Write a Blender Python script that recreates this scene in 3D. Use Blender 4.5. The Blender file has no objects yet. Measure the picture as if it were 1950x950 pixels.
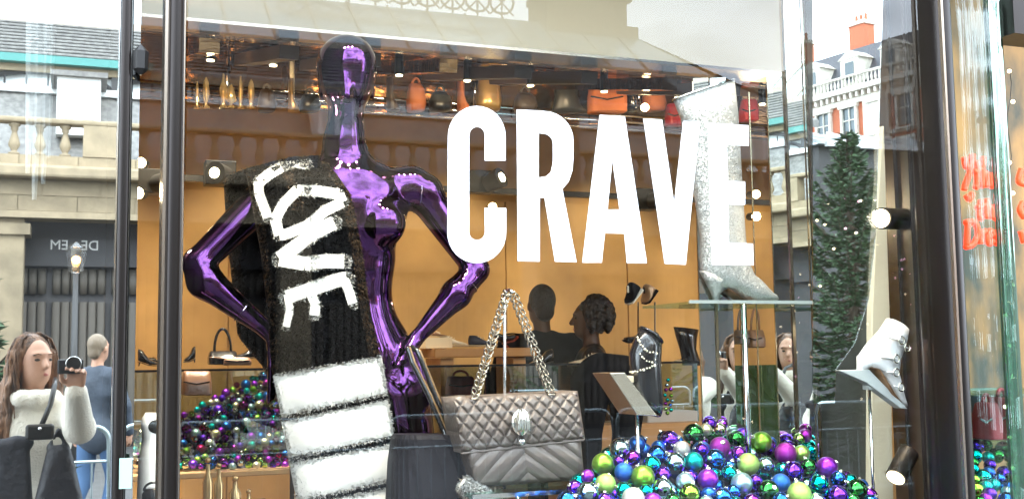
import bpy, bmesh, math, random
import numpy as np
from mathutils import Vector, Matrix, Quaternion

random.seed(7)
RNG = np.random.default_rng(7)
C = bpy.context.scene.collection
SC = bpy.context.scene
R = math.radians
PI = math.pi

# ------------------------------------------------------------------ camera
FPX = 2150.0
CAM = Vector((0.0, -2.6, 1.6))
YAW, PITCH, ROLL = R(21.2), R(5.46), R(0.8)
_f = Vector((math.sin(YAW) * math.cos(PITCH), math.cos(YAW) * math.cos(PITCH), math.sin(PITCH)))
_r0 = Vector((math.cos(YAW), -math.sin(YAW), 0))
_u0 = _r0.cross(_f)
_u = _u0 * math.cos(ROLL) + _r0 * math.sin(ROLL)
_r = _r0 * math.cos(ROLL) - _u0 * math.sin(ROLL)
cd = bpy.data.cameras.new('camera')
cam = bpy.data.objects.new('camera', cd)
C.objects.link(cam)
cd.sensor_width = 36.0
cd.lens = FPX / 1950 * 36
cd.clip_start = 0.02
cd.clip_end = 1000
m3 = Matrix((_r, _u, -_f)).transposed()
cam.matrix_world = Matrix.Translation(CAM) @ m3.to_4x4()
SC.camera = cam

# ------------------------------------------------------------------ world, sun, exposure
SUN_EL, SUN_AZ = R(38), R(25)          # azimuth measured from +Y towards +X: over the shop's own roof
SKY_STRENGTH = 0.13
w = bpy.data.worlds.new('World')
SC.world = w
w.use_nodes = True
nt = w.node_tree
nt.nodes.clear()
wo = nt.nodes.new('ShaderNodeOutputWorld')
bg = nt.nodes.new('ShaderNodeBackground')
sky = nt.nodes.new('ShaderNodeTexSky')
sky.sky_type = 'NISHITA'
sky.sun_disc = False
sky.sun_elevation = SUN_EL
sky.sun_rotation = SUN_AZ
sky.dust_density = 2.0
tc = nt.nodes.new('ShaderNodeTexCoord')
mp = nt.nodes.new('ShaderNodeMapping')
mp.inputs['Scale'].default_value = (1, 1, 2.2)
ns = nt.nodes.new('ShaderNodeTexNoise')
ns.inputs['Scale'].default_value = 2.6
ns.inputs['Detail'].default_value = 7
ns.inputs['Roughness'].default_value = 0.55
cr = nt.nodes.new('ShaderNodeValToRGB')
cr.color_ramp.elements[0].position = 0.30
cr.color_ramp.elements[1].position = 0.56
mx = nt.nodes.new('ShaderNodeMix')
mx.data_type = 'RGBA'
mx.inputs[7].default_value = (47, 53, 61, 1)
nt.links.new(tc.outputs['Generated'], mp.inputs[0])
nt.links.new(mp.outputs[0], ns.inputs['Vector'])
nt.links.new(ns.outputs['Fac'], cr.inputs[0])
nt.links.new(cr.outputs[0], mx.inputs[0])
nt.links.new(sky.outputs[0], mx.inputs[6])
nt.links.new(mx.outputs[2], bg.inputs[0])
bg.inputs[1].default_value = SKY_STRENGTH
nt.links.new(bg.outputs[0], wo.inputs[0])
sd = bpy.data.lights.new('sun', 'SUN')
sd.energy = 0.7
sd.angle = R(12)
sd.color = (1.0, 0.95, 0.87)
sun = bpy.data.objects.new('sun', sd)
C.objects.link(sun)
_sv = Vector((math.sin(SUN_AZ) * math.cos(SUN_EL), math.cos(SUN_AZ) * math.cos(SUN_EL), math.sin(SUN_EL)))
sun.rotation_euler = _sv.to_track_quat('Z', 'Y').to_euler()
sun.location = _sv * 40
SC.view_settings.view_transform = 'Standard'
SC.view_settings.look = 'None'
SC.view_settings.exposure = 0.7
SC.view_settings.gamma = 1.0
SC.cycles.max_bounces = 12
SC.cycles.transparent_max_bounces = 24
SC.cycles.glossy_bounces = 8
SC.cycles.caustics_reflective = False
SC.cycles.caustics_refractive = False
SC.cycles.sample_clamp_indirect = 6.0
SC.cycles.use_denoising = True

# ------------------------------------------------------------------ pixel helpers (authoring only: everything gets a real place and size)
def P(px, py, Y):
    d = _f * FPX + _r * (px - 975.0) - _u * (py - 475.0)
    return CAM + d * ((Y - CAM.y) / d.y)

def RP(px, py, Ym):                     # a point seen reflected in the window: it stands in the street
    p = P(px, py, Ym)
    return Vector((p.x, -p.y, p.z))

def S(px, py, Y):                       # metres per photo pixel there
    return (P(px, py, Y) - CAM).dot(_f) / FPX

# ------------------------------------------------------------------ materials
MATS = {}
def mat(name, col, rough=0.5, metal=0.0, bump=0.0, bscale=40.0, var=0.0, vscale=6.0, emit=None, estr=0.0, coat=0.0, stretch=None, aniso=0, spec=0.5, col2=None, sheen=0.0):
    if name in MATS:
        return MATS[name]
    m = bpy.data.materials.new(name)
    m.use_nodes = True
    n = m.node_tree
    b = n.nodes['Principled BSDF']
    b.inputs['Base Color'].default_value = (*col, 1)
    b.inputs['Roughness'].default_value = rough
    b.inputs['Metallic'].default_value = metal
    b.inputs['Coat Weight'].default_value = coat
    b.inputs['Specular IOR Level'].default_value = spec
    if sheen:
        b.inputs['Sheen Weight'].default_value = sheen
    if emit:
        b.inputs['Emission Color'].default_value = (*emit, 1)
        b.inputs['Emission Strength'].default_value = estr
    if bump or var or col2:
        t = n.nodes.new('ShaderNodeTexCoord')
        mpp = n.nodes.new('ShaderNodeMapping')
        n.links.new(t.outputs['Object'], mpp.inputs[0])
        if stretch:
            mpp.inputs['Scale'].default_value = stretch
    if var or col2:
        nz = n.nodes.new('ShaderNodeTexNoise')
        nz.inputs['Scale'].default_value = vscale
        nz.inputs['Detail'].default_value = 6
        n.links.new(mpp.outputs[0], nz.inputs['Vector'])
        rp = n.nodes.new('ShaderNodeValToRGB')
        c2 = col2 if col2 else tuple(max(0, c * (1 + var)) for c in col)
        c1 = col if col2 else tuple(max(0, c * (1 - var)) for c in col)
        rp.color_ramp.elements[0].position = 0.35
        rp.color_ramp.elements[1].position = 0.65
        rp.color_ramp.elements[0].color = (*c1, 1)
        rp.color_ramp.elements[1].color = (*c2, 1)
        n.links.new(nz.outputs['Fac'], rp.inputs[0])
        n.links.new(rp.outputs[0], b.inputs['Base Color'])
    if bump:
        nb = n.nodes.new('ShaderNodeTexNoise')
        nb.inputs['Scale'].default_value = bscale
        nb.inputs['Detail'].default_value = 4
        n.links.new(mpp.outputs[0], nb.inputs['Vector'])
        bp = n.nodes.new('ShaderNodeBump')
        bp.inputs['Strength'].default_value = bump
        bp.inputs['Distance'].default_value = 0.02
        n.links.new(nb.outputs['Fac'], bp.inputs['Height'])
        n.links.new(bp.outputs[0], b.inputs['Normal'])
    MATS[name] = m
    return m

def glass_mat(name, fac, tint=(1, 1, 1), gtint=(1, 1, 1), rough=0.0, wave=0.0):
    if name in MATS:
        return MATS[name]
    m = bpy.data.materials.new(name)
    m.use_nodes = True
    n = m.node_tree
    n.nodes.clear()
    o = n.nodes.new('ShaderNodeOutputMaterial')
    mixn = n.nodes.new('ShaderNodeMixShader')
    tr = n.nodes.new('ShaderNodeBsdfTransparent')
    gl = n.nodes.new('ShaderNodeBsdfGlossy')
    tr.inputs[0].default_value = (*tint, 1)
    gl.inputs[0].default_value = (*gtint, 1)
    gl.inputs['Roughness'].default_value = rough
    mixn.inputs[0].default_value = fac
    if wave:
        t = n.nodes.new('ShaderNodeTexCoord')
        nb = n.nodes.new('ShaderNodeTexNoise')
        nb.inputs['Scale'].default_value = 3.0
        bp = n.nodes.new('ShaderNodeBump')
        bp.inputs['Strength'].default_value = 1.0
        bp.inputs['Distance'].default_value = wave
        n.links.new(t.outputs['Object'], nb.inputs['Vector'])
        n.links.new(nb.outputs['Fac'], bp.inputs['Height'])
        n.links.new(bp.outputs[0], gl.inputs['Normal'])
    n.links.new(tr.outputs[0], mixn.inputs[1])
    n.links.new(gl.outputs[0], mixn.inputs[2])
    n.links.new(mixn.outputs[0], o.inputs[0])
    MATS[name] = m
    return m

def glitter_mat(name, col, scale=900.0, base_rough=0.35, metal=0.6, emit=0.0):
    if name in MATS:
        return MATS[name]
    m = bpy.data.materials.new(name)
    m.use_nodes = True
    n = m.node_tree
    b = n.nodes['Principled BSDF']
    b.inputs['Base Color'].default_value = (*col, 1)
    b.inputs['Metallic'].default_value = metal
    b.inputs['Roughness'].default_value = base_rough
    t = n.nodes.new('ShaderNodeTexCoord')
    v = n.nodes.new('ShaderNodeTexVoronoi')
    v.inputs['Scale'].default_value = scale
    n.links.new(t.outputs['Object'], v.inputs['Vector'])
    g = n.nodes.new('ShaderNodeNewGeometry')
    sub = n.nodes.new('ShaderNodeVectorMath'); sub.operation = 'SUBTRACT'
    sub.inputs[1].default_value = (0.5, 0.5, 0.5)
    sc_ = n.nodes.new('ShaderNodeVectorMath'); sc_.operation = 'SCALE'
    sc_.inputs['Scale'].default_value = 0.9
    ad = n.nodes.new('ShaderNodeVectorMath'); ad.operation = 'ADD'
    nr = n.nodes.new('ShaderNodeVectorMath'); nr.operation = 'NORMALIZE'
    n.links.new(v.outputs['Color'], sub.inputs[0])
    n.links.new(sub.outputs[0], sc_.inputs[0])
    n.links.new(sc_.outputs[0], ad.inputs[0])
    n.links.new(g.outputs['Normal'], ad.inputs[1])
    n.links.new(ad.outputs[0], nr.inputs[0])
    n.links.new(nr.outputs[0], b.inputs['Normal'])
    MATS[name] = m
    return m

# ------------------------------------------------------------------ mesh builder
class MB:
    def __init__(s):
        s.v = []; s.f = []; s.mi = []
    def add(s, vs, fs, mi=0):
        o = len(s.v)
        s.v += [tuple(v) for v in vs]
        s.f += [tuple(o + i for i in f) for f in fs]
        s.mi += [mi] * len(fs)
        return s
    def box(s, c, size, rot=None, mi=0):
        x, y, z = size[0] / 2, size[1] / 2, size[2] / 2
        vs = [Vector((a * x, b * y, d * z)) for d in (-1, 1) for b in (-1, 1) for a in (-1, 1)]
        if rot is not None:
            vs = [rot @ v for v in vs]
        c = Vector(c)
        return s.add([v + c for v in vs], [(0, 2, 3, 1), (4, 5, 7, 6), (0, 1, 5, 4), (2, 6, 7, 3), (0, 4, 6, 2), (1, 3, 7, 5)], mi)
    def span(s, a, b, mi=0):
        a = Vector(a); b = Vector(b)
        return s.box((a + b) / 2, [abs(b[i] - a[i]) for i in range(3)], None, mi)
    def bar(s, a, b, w_, h_, up=(0, 0, 1), mi=0):
        a = Vector(a); b = Vector(b); d = b - a; L = d.length
        if L < 1e-6: return s
        d.normalize(); up = Vector(up)
        x = d.cross(up)
        if x.length < 1e-4: x = d.cross(Vector((0, 1, 0)))
        x.normalize(); z = x.cross(d)
        rot = Matrix((x, d, z)).transposed()
        return s.box((a + b) / 2, (w_, L, h_), rot, mi)
    def tube(s, pts, r, n=8, caps=True, closed=False, mi=0):
        pts = [Vector(p) for p in pts]
        m = len(pts)
        rs = r if hasattr(r, '__len__') else [r] * m
        prev = None; rings = []
        for i, p in enumerate(pts):
            if closed: d = pts[(i + 1) % m] - pts[i - 1]
            else: d = pts[min(i + 1, m - 1)] - pts[max(i - 1, 0)]
            if d.length < 1e-9: d = Vector((0, 0, 1))
            d.normalize()
            if prev is None:
                x = d.cross(Vector((0, 0, 1)))
                if x.length < 0.1: x = d.cross(Vector((0, 1, 0)))
            else:
                x = prev - d * prev.dot(d)
            x.normalize(); prev = x; y = d.cross(x)
            rings.append([p + (x * math.cos(2 * PI * k / n) + y * math.sin(2 * PI * k / n)) * rs[i] for k in range(n)])
        vs = [v for rg in rings for v in rg]
        fs = []
        for i in range(m if closed else m - 1):
            j = (i + 1) % m
            for k in range(n):
                k2 = (k + 1) % n
                fs.append((i * n + k, i * n + k2, j * n + k2, j * n + k))
        if caps and not closed:
            fs.append(tuple(range(n - 1, -1, -1)))
            fs.append(tuple((m - 1) * n + k for k in range(n)))
        return s.add(vs, fs, mi)
    def rings(s, rings, caps=True, mi=0):
        n = len(rings[0]); m = len(rings)
        fs = []
        for i in range(m - 1):
            for k in range(n):
                k2 = (k + 1) % n
                fs.append((i * n + k, i * n + k2, (i + 1) * n + k2, (i + 1) * n + k))
        if caps:
            fs.append(tuple(range(n - 1, -1, -1)))
            fs.append(tuple((m - 1) * n + k for k in range(n)))
        return s.add([v for r_ in rings for v in r_], fs, mi)
    def lathe(s, prof, c=(0, 0, 0), n=16, mi=0, axis=None):
        c = Vector(c)
        rot = Matrix.Identity(3) if axis is None else Vector(axis).to_track_quat('Z', 'Y').to_matrix()
        rg = [[c + rot @ Vector((r_ * math.cos(2 * PI * k / n), r_ * math.sin(2 * PI * k / n), z)) for k in range(n)] for r_, z in prof]
        return s.rings(rg, True, mi)
    def sphere(s, c, r, n=20, m=12, sq=(1, 1, 1), mi=0):
        c = Vector(c)
        rg = []
        for i in range(m + 1):
            t = PI * (i / m)
            t = min(max(t, 0.02), PI - 0.02)
            rg.append([c + Vector((r * sq[0] * math.sin(t) * math.cos(2 * PI * k / n), r * sq[1] * math.sin(t) * math.sin(2 * PI * k / n), -r * sq[2] * math.cos(t))) for k in range(n)])
        return s.rings(rg, True, mi)
    def prism(s, poly, off, mi=0):                       # planar polygon (world points) swept by the vector off
        n = len(poly); off = Vector(off)
        vs = [Vector(p) for p in poly] + [Vector(p) + off for p in poly]
        fs = [tuple(range(n)), tuple(range(2 * n - 1, n - 1, -1))]
        for i in range(n):
            j = (i + 1) % n
            fs.append((i, i + n, j + n, j))
        return s.add(vs, fs, mi)
    def mesh(s, name):
        me = bpy.data.meshes.new(name)
        me.from_pydata(s.v, [], s.f)
        if any(s.mi):
            me.polygons.foreach_set('material_index', s.mi)
        me.update()
        return me

def setp(o, label=None, cat=None, group=None, kind=None):
    if label: o['label'] = label
    if cat: o['category'] = cat
    if group: o['group'] = group
    if kind: o['kind'] = kind
    return o

def obj(name, mb, material, parent=None, smooth=False, bevel=0.0, local=False, fix=True, sub=0):
    me = mb.mesh(name) if isinstance(mb, MB) else mb
    o = bpy.data.objects.new(name, me)
    C.objects.link(o)
    ms = material if isinstance(material, (list, tuple)) else [material]
    if not me.materials:
        for m_ in ms: me.materials.append(m_)
    if fix and isinstance(mb, MB):
        b = bmesh.new(); b.from_mesh(me)
        bmesh.ops.recalc_face_normals(b, faces=b.faces)
        b.to_mesh(me); b.free()
    if smooth:
        me.polygons.foreach_set('use_smooth', [True] * len(me.polygons))
        if smooth == 'auto':
            b = bmesh.new(); b.from_mesh(me)
            for e in b.edges:
                if len(e.link_faces) == 2 and e.calc_face_angle(0) > R(38): e.smooth = False
            b.to_mesh(me); b.free()
    if parent is not None:
        o.parent = parent
        if not local:
            o.matrix_parent_inverse = WM[parent.name].inverted()
            WM[o.name] = Matrix.Identity(4)
    else:
        WM[o.name] = Matrix.Identity(4)
    if o.name not in WM: WM[o.name] = Matrix.Identity(4)
    if bevel:
        md = o.modifiers.new('bevel', 'BEVEL'); md.width = bevel; md.segments = 2; md.limit_method = 'ANGLE'
    if sub:
        md = o.modifiers.new('subdivision', 'SUBSURF'); md.levels = sub; md.render_levels = sub
    return o
WM = {}

def thing(name, label, cat, loc=(0, 0, 0), group=None, rz=0.0):
    o = bpy.data.objects.new(name, None)
    o.empty_display_size = 0.1
    C.objects.link(o)
    o.location = loc; o.rotation_euler = (0, 0, rz)
    WM[o.name] = Matrix.Translation(Vector(loc)) @ Matrix.Rotation(rz, 4, 'Z')
    return setp(o, label, cat, group)

def struct(name, mb, material, **k):
    return setp(obj(name, mb, material, **k), kind='structure')

def inst(src, name, parent, M, local=False):             # a part that shares mesh data with src
    o = bpy.data.objects.new(name, src.data)
    C.objects.link(o)
    if parent is not None:
        o.parent = parent
        if not local: o.matrix_parent_inverse = WM[parent.name].inverted()
    o.matrix_basis = M
    return o

# ------------------------------------------------------------------ signed-distance modelling (organic shapes as one continuous surface)
class SDF:
    def __init__(s, k=0.02):
        s.pr = []; s.k = k
    def cap(s, a, b, ra, rb=None, flat=None, k=None):   # tapered capsule; flat = (axis vector, factor<1 squashes along that axis)
        s.pr.append(('c', np.array(a, float), np.array(b, float), ra, ra if rb is None else rb, flat, k)); return s
    def ell(s, c, rad, rot=None, k=None):
        s.pr.append(('e', np.array(c, float), np.array(rad, float), np.array(rot if rot is not None else np.eye(3), float), None, None, k)); return s
    def bounds(s):
        lo = np.full(3, 1e9); hi = -lo
        for p in s.pr:
            if p[0] == 'c':
                r_ = max(p[3], p[4])
                lo = np.minimum(lo, np.minimum(p[1], p[2]) - r_); hi = np.maximum(hi, np.maximum(p[1], p[2]) + r_)
            else:
                r_ = p[2].max(); lo = np.minimum(lo, p[1] - r_); hi = np.maximum(hi, p[1] + r_)
        return lo, hi
    def one(s, p, X):
        if p[0] == 'c':
            a, b, ra, rb, flat = p[1:6]
            if flat is not None:
                ax = np.array(flat[0], float); ax /= np.linalg.norm(ax); f = flat[1]
                mid = (a + b) / 2
                d_ = (X - mid) @ ax
                X = X + np.multiply.outer(d_ * (1 / f - 1), ax)
            ab = b - a; L2 = ab @ ab
            t = np.clip(((X - a) @ ab) / max(L2, 1e-12), 0, 1)
            q = X - a - np.multiply.outer(t, ab)
            return np.sqrt((q * q).sum(-1)) - (ra + (rb - ra) * t)
        c, rad, rot = p[1:4]
        q = (X - c) @ rot
        k0 = np.sqrt(((q / rad) ** 2).sum(-1)); k1 = np.sqrt(((q / rad ** 2) ** 2).sum(-1))
        return k0 * (k0 - 1) / np.maximum(k1, 1e-9)
    def ev(s, X):
        d = np.full(X.shape[:-1], 10.0)
        for p in s.pr:
            k = p[6] or s.k
            e = s.one(p, X)
            h = np.clip(0.5 + 0.5 * (d - e) / k, 0, 1)
            d = d * (1 - h) + e * h - k * h * (1 - h)
        return d
    def grid(s, h):
        lo, hi = s.bounds(); lo -= 3 * h + s.k / 2; hi += 3 * h + s.k / 2
        n = np.ceil((hi - lo) / h).astype(int) + 1
        ax = [lo[i] + h * np.arange(n[i]) for i in range(3)]
        d = np.full(n, 0.3)
        for p in s.pr:
            k = p[6] or s.k
            if p[0] == 'c':
                r_ = max(p[3], p[4]); l = np.minimum(p[1], p[2]) - r_; u = np.maximum(p[1], p[2]) + r_
            else:
                r_ = p[2].max(); l = p[1] - r_; u = p[1] + r_
            mrg = k * 1.2 + 3 * h
            i0 = np.maximum(((l - mrg - lo) / h).astype(int), 0); i1 = np.minimum(((u + mrg - lo) / h).astype(int) + 2, n)
            sl = tuple(slice(i0[i], i1[i]) for i in range(3))
            X = np.stack(np.meshgrid(*[ax[i][sl[i]] for i in range(3)], indexing='ij'), -1)
            e = s.one(p, X); dd = d[sl]
            hh = np.clip(0.5 + 0.5 * (dd - e) / k, 0, 1)
            d[sl] = dd * (1 - hh) + e * hh - k * hh * (1 - hh)
        return lo, n, d
    def mesh(s, name, h=0.01, project=2):
        lo, n, d = s.grid(h)
        ins = d < 0
        cx = n - 1
        corners = [(i, j, k) for i in (0, 1) for j in (0, 1) for k in (0, 1)]
        cnt = sum(ins[i:i + cx[0], j:j + cx[1], k:k + cx[2]].astype(np.int8) for i, j, k in corners)
        act = (cnt > 0) & (cnt < 8)
        ids = -np.ones(act.shape, int); cells = np.argwhere(act); ids[act] = np.arange(len(cells))
        acc = np.zeros((len(cells), 3)); num = np.zeros(len(cells))
        for axis in range(3):
            o1, o2 = [a for a in range(3) if a != axis]
            for u in (0, 1):
                for v_ in (0, 1):
                    off = np.zeros(3, int); off[o1] = u; off[o2] = v_
                    a = cells + off; b = a.copy(); b[:, axis] += 1
                    da = d[tuple(a.T)]; db = d[tuple(b.T)]
                    cr_ = (da < 0) != (db < 0)
                    t = np.where(cr_, da / np.where(da == db, 1, da - db), 0)
                    pt = a + 0.0; pt[:, axis] += t
                    acc[cr_] += pt[cr_]; num[cr_] += 1
        V = lo + h * acc / num[:, None]
        F = []
        for axis in range(3):
            o1 = (axis + 1) % 3; o2 = (axis + 2) % 3
            sl0 = [slice(1, n[i] - 1) for i in range(3)]
            a0 = list(sl0); a0[axis] = slice(0, n[axis] - 1)
            a1 = list(sl0); a1[axis] = slice(1, n[axis])
            A = ins[tuple(a0)]; B = ins[tuple(a1)]
            e = np.argwhere(A != B)
            base = np.array([1, 1, 1]); base[axis] = 0
            sgn = A[tuple(e.T)]
            q = e + base
            def idc(du, dv):
                r_ = q.copy(); r_[:, o1] += du; r_[:, o2] += dv
                return ids[tuple(r_.T)]
            quad = np.stack([idc(-1, -1), idc(0, -1), idc(0, 0), idc(-1, 0)], 1)
            quad[~sgn] = quad[~sgn][:, ::-1]
            F.append(quad)
        F = np.concatenate(F)
        F = F[(F >= 0).all(1)]
        for _ in range(project):
            e_ = 1e-3
            val = s.ev(V)
            g = np.stack([(s.ev(V + np.eye(3)[i] * e_) - s.ev(V - np.eye(3)[i] * e_)) / (2 * e_) for i in range(3)], -1)
            step = (val / np.maximum((g * g).sum(-1), 0.2))[:, None] * g
            V = V - np.clip(step, -h * 0.7, h * 0.7)
        me = bpy.data.meshes.new(name)
        me.from_pydata(V.tolist(), [], F.tolist())
        me.polygons.foreach_set('use_smooth', [True] * len(me.polygons))
        me.update()
        return me

def loft(pairs, Y, n=20, dscale=None, power=2.0):
    """rings between left and right contour points (photo pixels), each with its own depth radius in metres: (lx, ly, rx, ry, depth[, Yshift])"""
    rg = []
    for p in pairs:
        ys = Y + (p[5] if len(p) > 5 else 0)
        a = P(p[0], p[1], ys); b = P(p[2], p[3], ys)
        c = (a + b) / 2; h = (b - a) / 2
        ring = []
        for k in range(n):
            t = 2 * PI * k / n
            ct, st = math.cos(t), math.sin(t)
            ct = math.copysign(abs(ct) ** (2 / power), ct); st = math.copysign(abs(st) ** (2 / power), st)
            ring.append(c + h * ct + Vector((0, 1, 0)) * (p[4] * st))
        rg.append(ring)
    return MB().rings(rg)

def pix_prism(poly, Y, depth):
    return MB().prism([P(x, y, Y) for x, y in poly], (0, depth, 0))

# common materials
M_STEEL = mat('dark_bronze_metal', (0.022, 0.018, 0.016), 0.3, 0.7, bump=0.04, bscale=8, stretch=(1, 1, .02))
M_STEEL_LT = mat('brushed_bronze_edge', (0.32, 0.27, 0.22), 0.25, 0.95)
M_CHROME = mat('polished_steel', (0.75, 0.75, 0.74), 0.12, 1.0)
M_BLACKMETAL = mat('black_powder_coat', (0.02, 0.019, 0.018), 0.4, 0.3)
M_WHITE = mat('white_vinyl', (0.86, 0.86, 0.87), 0.45)
M_CREAM = mat('cream_paint', (0.72, 0.66, 0.5), 0.5, bump=0.03)
M_GLASSF = glass_mat('window_glass_front', 0.043, (0.97, 0.985, 0.97), (0.97, 0.99, 1.0))
M_CLEAR = glass_mat('glass_body', 0.0, (0.98, 0.99, 0.98))
M_SHELFGLASS = glass_mat('green_edge_glass', 0.25, (0.75, 0.9, 0.86), (0.8, 1.0, 0.95), 0.02)
M_MIRROR = mat('mirror', (0.62, 0.64, 0.62), 0.0, 1.0)

# =================================================================== THE STREET (seen reflected in the window)
M_PAVE = mat('granite_paving', (0.07, 0.069, 0.067), 0.7, bump=0.2, bscale=30, var=0.25, vscale=3)
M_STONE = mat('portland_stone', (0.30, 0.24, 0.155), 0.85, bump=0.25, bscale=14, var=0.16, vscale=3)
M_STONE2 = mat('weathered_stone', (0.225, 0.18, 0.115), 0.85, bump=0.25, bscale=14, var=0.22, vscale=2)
M_SLATE = mat('roof_slate', (0.17, 0.165, 0.155), 0.55, bump=0.2, bscale=30, var=0.3, vscale=9)
M_TEAL = mat('teal_gutter_paint', (0.05, 0.22, 0.20), 0.4)
M_WHITEP = mat('white_window_paint', (0.72, 0.73, 0.72), 0.45)
M_SKYGLASS = mat('pale_roof_glass', (0.38, 0.44, 0.46), 0.12, 0.35)
M_DARKSHOP = mat('dark_shopfront_paint', (0.03, 0.028, 0.03), 0.5)
M_TAUPE = mat('taupe_panel', (0.085, 0.073, 0.058), 0.6, var=0.2, vscale=2)
M_WINDOW = mat('street_window_glass', (0.10, 0.12, 0.13), 0.08, 0.4)
M_IRON = mat('cast_iron', (0.05, 0.05, 0.05), 0.5, 0.4)
M_IRONW = mat('pale_painted_iron', (0.36, 0.31, 0.25), 0.5, 0.2)

struct('ground', MB().box((4, -8, -0.05), (260, 200, 0.1)), M_PAVE)
# paving slabs near the window
pv = MB()
slab = None
for i in range(16):
    for j in range(10):
        x = -2.5 + i * 0.62 + (0.31 if j % 2 else 0); y = -0.75 - j * 0.62
        m_ = MB().box((0, 0, 0.012), (0.605, 0.605, 0.024))
        if slab is None:
            slab = setp(obj('paving_slab', m_, M_PAVE, bevel=0.004), 'grey square granite slabs paving the ground before the shop window', 'paving slab', 'paving slabs before the window', 'structure')
            slab.location = (x, y, 0)
        else:
            s_ = slab.copy(); C.objects.link(s_); s_.location = (x, y, 0)

def zat(px, py, Y): return P(px, py, Y).z
YF = 19.4
# heights of the market facade, read at x=150
zr = {k: zat(150, v, YF) for k, v in dict(rail_t=230, rail_b=240, bal_b=300, plinth_b=322, corn_b=345, frieze_t=360, frieze_b=418, sign_t=445, sign_b=500).items()}
XL, XR = -21.0, P(1500, 300, YF).x
mk = thing('market_building', 'long stone market hall across the street with balustrade, slate roof and glazed ridge', 'building', ((XL + XR) / 2, -YF, 0))
def span(x0, x1, ya, yb, z0, z1): return MB().span((x0, -ya, z0), (x1, -yb, z1))
obj('plinth_band', span(XL, XR, YF - 0.05, YF + 0.5, zr['plinth_b'], zr['bal_b']), M_STONE, mk)
obj('cornice', span(XL, XR, YF - 0.35, YF + 0.5, zr['corn_b'], zr['plinth_b'] - 0.003), M_STONE, mk, bevel=0.05)
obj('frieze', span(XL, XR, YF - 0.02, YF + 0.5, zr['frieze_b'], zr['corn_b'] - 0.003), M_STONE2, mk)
obj('string_course', span(XL, XR, YF - 0.1, YF - 0.02, zr['frieze_b'] - 0.0, zr['frieze_b'] + 0.12), M_STONE, mk)
obj('handrail', span(XL, XR, YF - 0.1, YF + 0.22, zr['rail_b'], zr['rail_t']), M_STONE, mk, bevel=0.03)
for za, zb__, yo, m_ in ((zr['frieze_b'] + .125, zr['corn_b'] - .01, .03, M_STONE2), (zr['plinth_b'] + .005, zr['bal_b'] - .005, .06, M_STONE)):
    bsrc_ = None; x = XL
    nrow = 2 if zb__ - za > .4 else 1
    for rw in range(nrow):
        hh = (zb__ - za) / nrow; x = XL + (.4 if rw else 0)
        while x < XR - 1:
            if bsrc_ is None:
                bsrc_ = obj('stone_block', MB().box((0, 0, 0), (.985, .02, hh - .015)), m_, mk, bevel=.008); bsrc_.matrix_basis = Matrix.Translation((x + .5, -YF + yo, za + hh * (rw + .5)))
            else: inst(bsrc_, 'stone_block', mk, Matrix.Translation((x + .5, -YF + yo + random.uniform(-.006, .006), za + hh * (rw + .5))))
            x += 1.0
hb = zr['rail_b'] - zr['bal_b']
prof = [(.10, 0), (.10, .07), (.055, .1), (.05, .14), (.095, .28), (.10, .36), (.085, .45), (.05, .66), (.045, .74), (.07, .8), (.06, .86), (.10, .92), (.10, 1.0)]
balsrc = None
x = XL + 0.2; nb = 0
while x < XR:
    if nb % 9 == 8:
        obj('balustrade_pier', MB().box((x + 0.25, -YF - 0.06, zr['bal_b'] + hb / 2), (0.75, 0.3, hb - 0.004)), M_STONE, mk)
        x += 0.95
    else:
        loc = Vector((x, -YF - 0.06, zr['bal_b'] + 0.002))
        if balsrc is None:
            balsrc = obj('baluster', MB().lathe([(r_, z * (hb - 0.004)) for r_, z in prof], n=10), M_STONE, mk, smooth=True)
            balsrc.location = loc
        else:
            inst(balsrc, 'baluster', mk, Matrix.Translation(loc))
        x += 0.43
    nb += 1
# upper storey: low slate slope, arched clerestory, dormers, gutter, slate roof, glazed ridge
YC = YF + 2.2
zc0, zc1, zg = zat(150, 182, YC), zat(150, 147, YC), zat(150, 132, YC)
mb = MB().prism([(XL, -YF - 0.9, zr['bal_b'] + 0.1), (XL, -YC, zc0), (XL, -YC - 0.2, zc0), (XL, -YC - 0.2, zr['bal_b'])], (XR - XL, 0, 0))
obj('lean_to_roof', mb, M_SLATE, mk)
obj('clerestory_wall', span(XL, XR, YC + 0.12, YC + 0.2, zc0, zg), mat('sky_bright_white', (.82, .87, .88), .4), mk)  # white colour imitates bright sky showing through the arches
obj('clerestory_beam', span(XL, XR, YC - 0.1, YC + 0.1, zc1 + 0.02, zg), M_STONE, mk)
obj('clerestory_sill', span(XL, XR, YC - 0.12, YC + 0.1, zc0 - 0.02, zc0 + 0.12), M_WHITEP, mk)
aw = 2.4; x = XL
archsrc = None
while x < XR:
    if archsrc is None:
        m_ = MB()
        for r_ in (0.98,):
            m_.tube([(aw / 2 + math.cos(t) * aw / 2 * r_, 0, 0.1 + math.sin(t) * (zc1 - zc0 - 0.08)) for t in [PI * q / 14 for q in range(15)]], 0.055, n=6)
        for q in range(1, 6): m_.tube([(aw * q / 6, 0.03, 0), (aw * q / 6, 0.03, zc1 - zc0)], 0.02, n=4)
        m_.span((0, -.06, 0), (0.12, .06, zc1 - zc0))
        archsrc = obj('arched_tracery', m_, M_IRON, mk)
        archsrc.location = (x, -YC + 0.02, zc0 + 0.02)
    else:
        inst(archsrc, 'arched_tracery', mk, Matrix.Translation((x, -YC + 0.02, zc0 + 0.02)))
    x += aw
dw = P(192, 190, YF + 0.9).x - P(108, 190, YF + 0.9).x
YD = YF + 0.95
zd0, zd1 = zat(150, 228, YD), zat(150, 148, YD)
x = P(108, 190, YD).x
while x > XL: x -= 5.05
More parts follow.
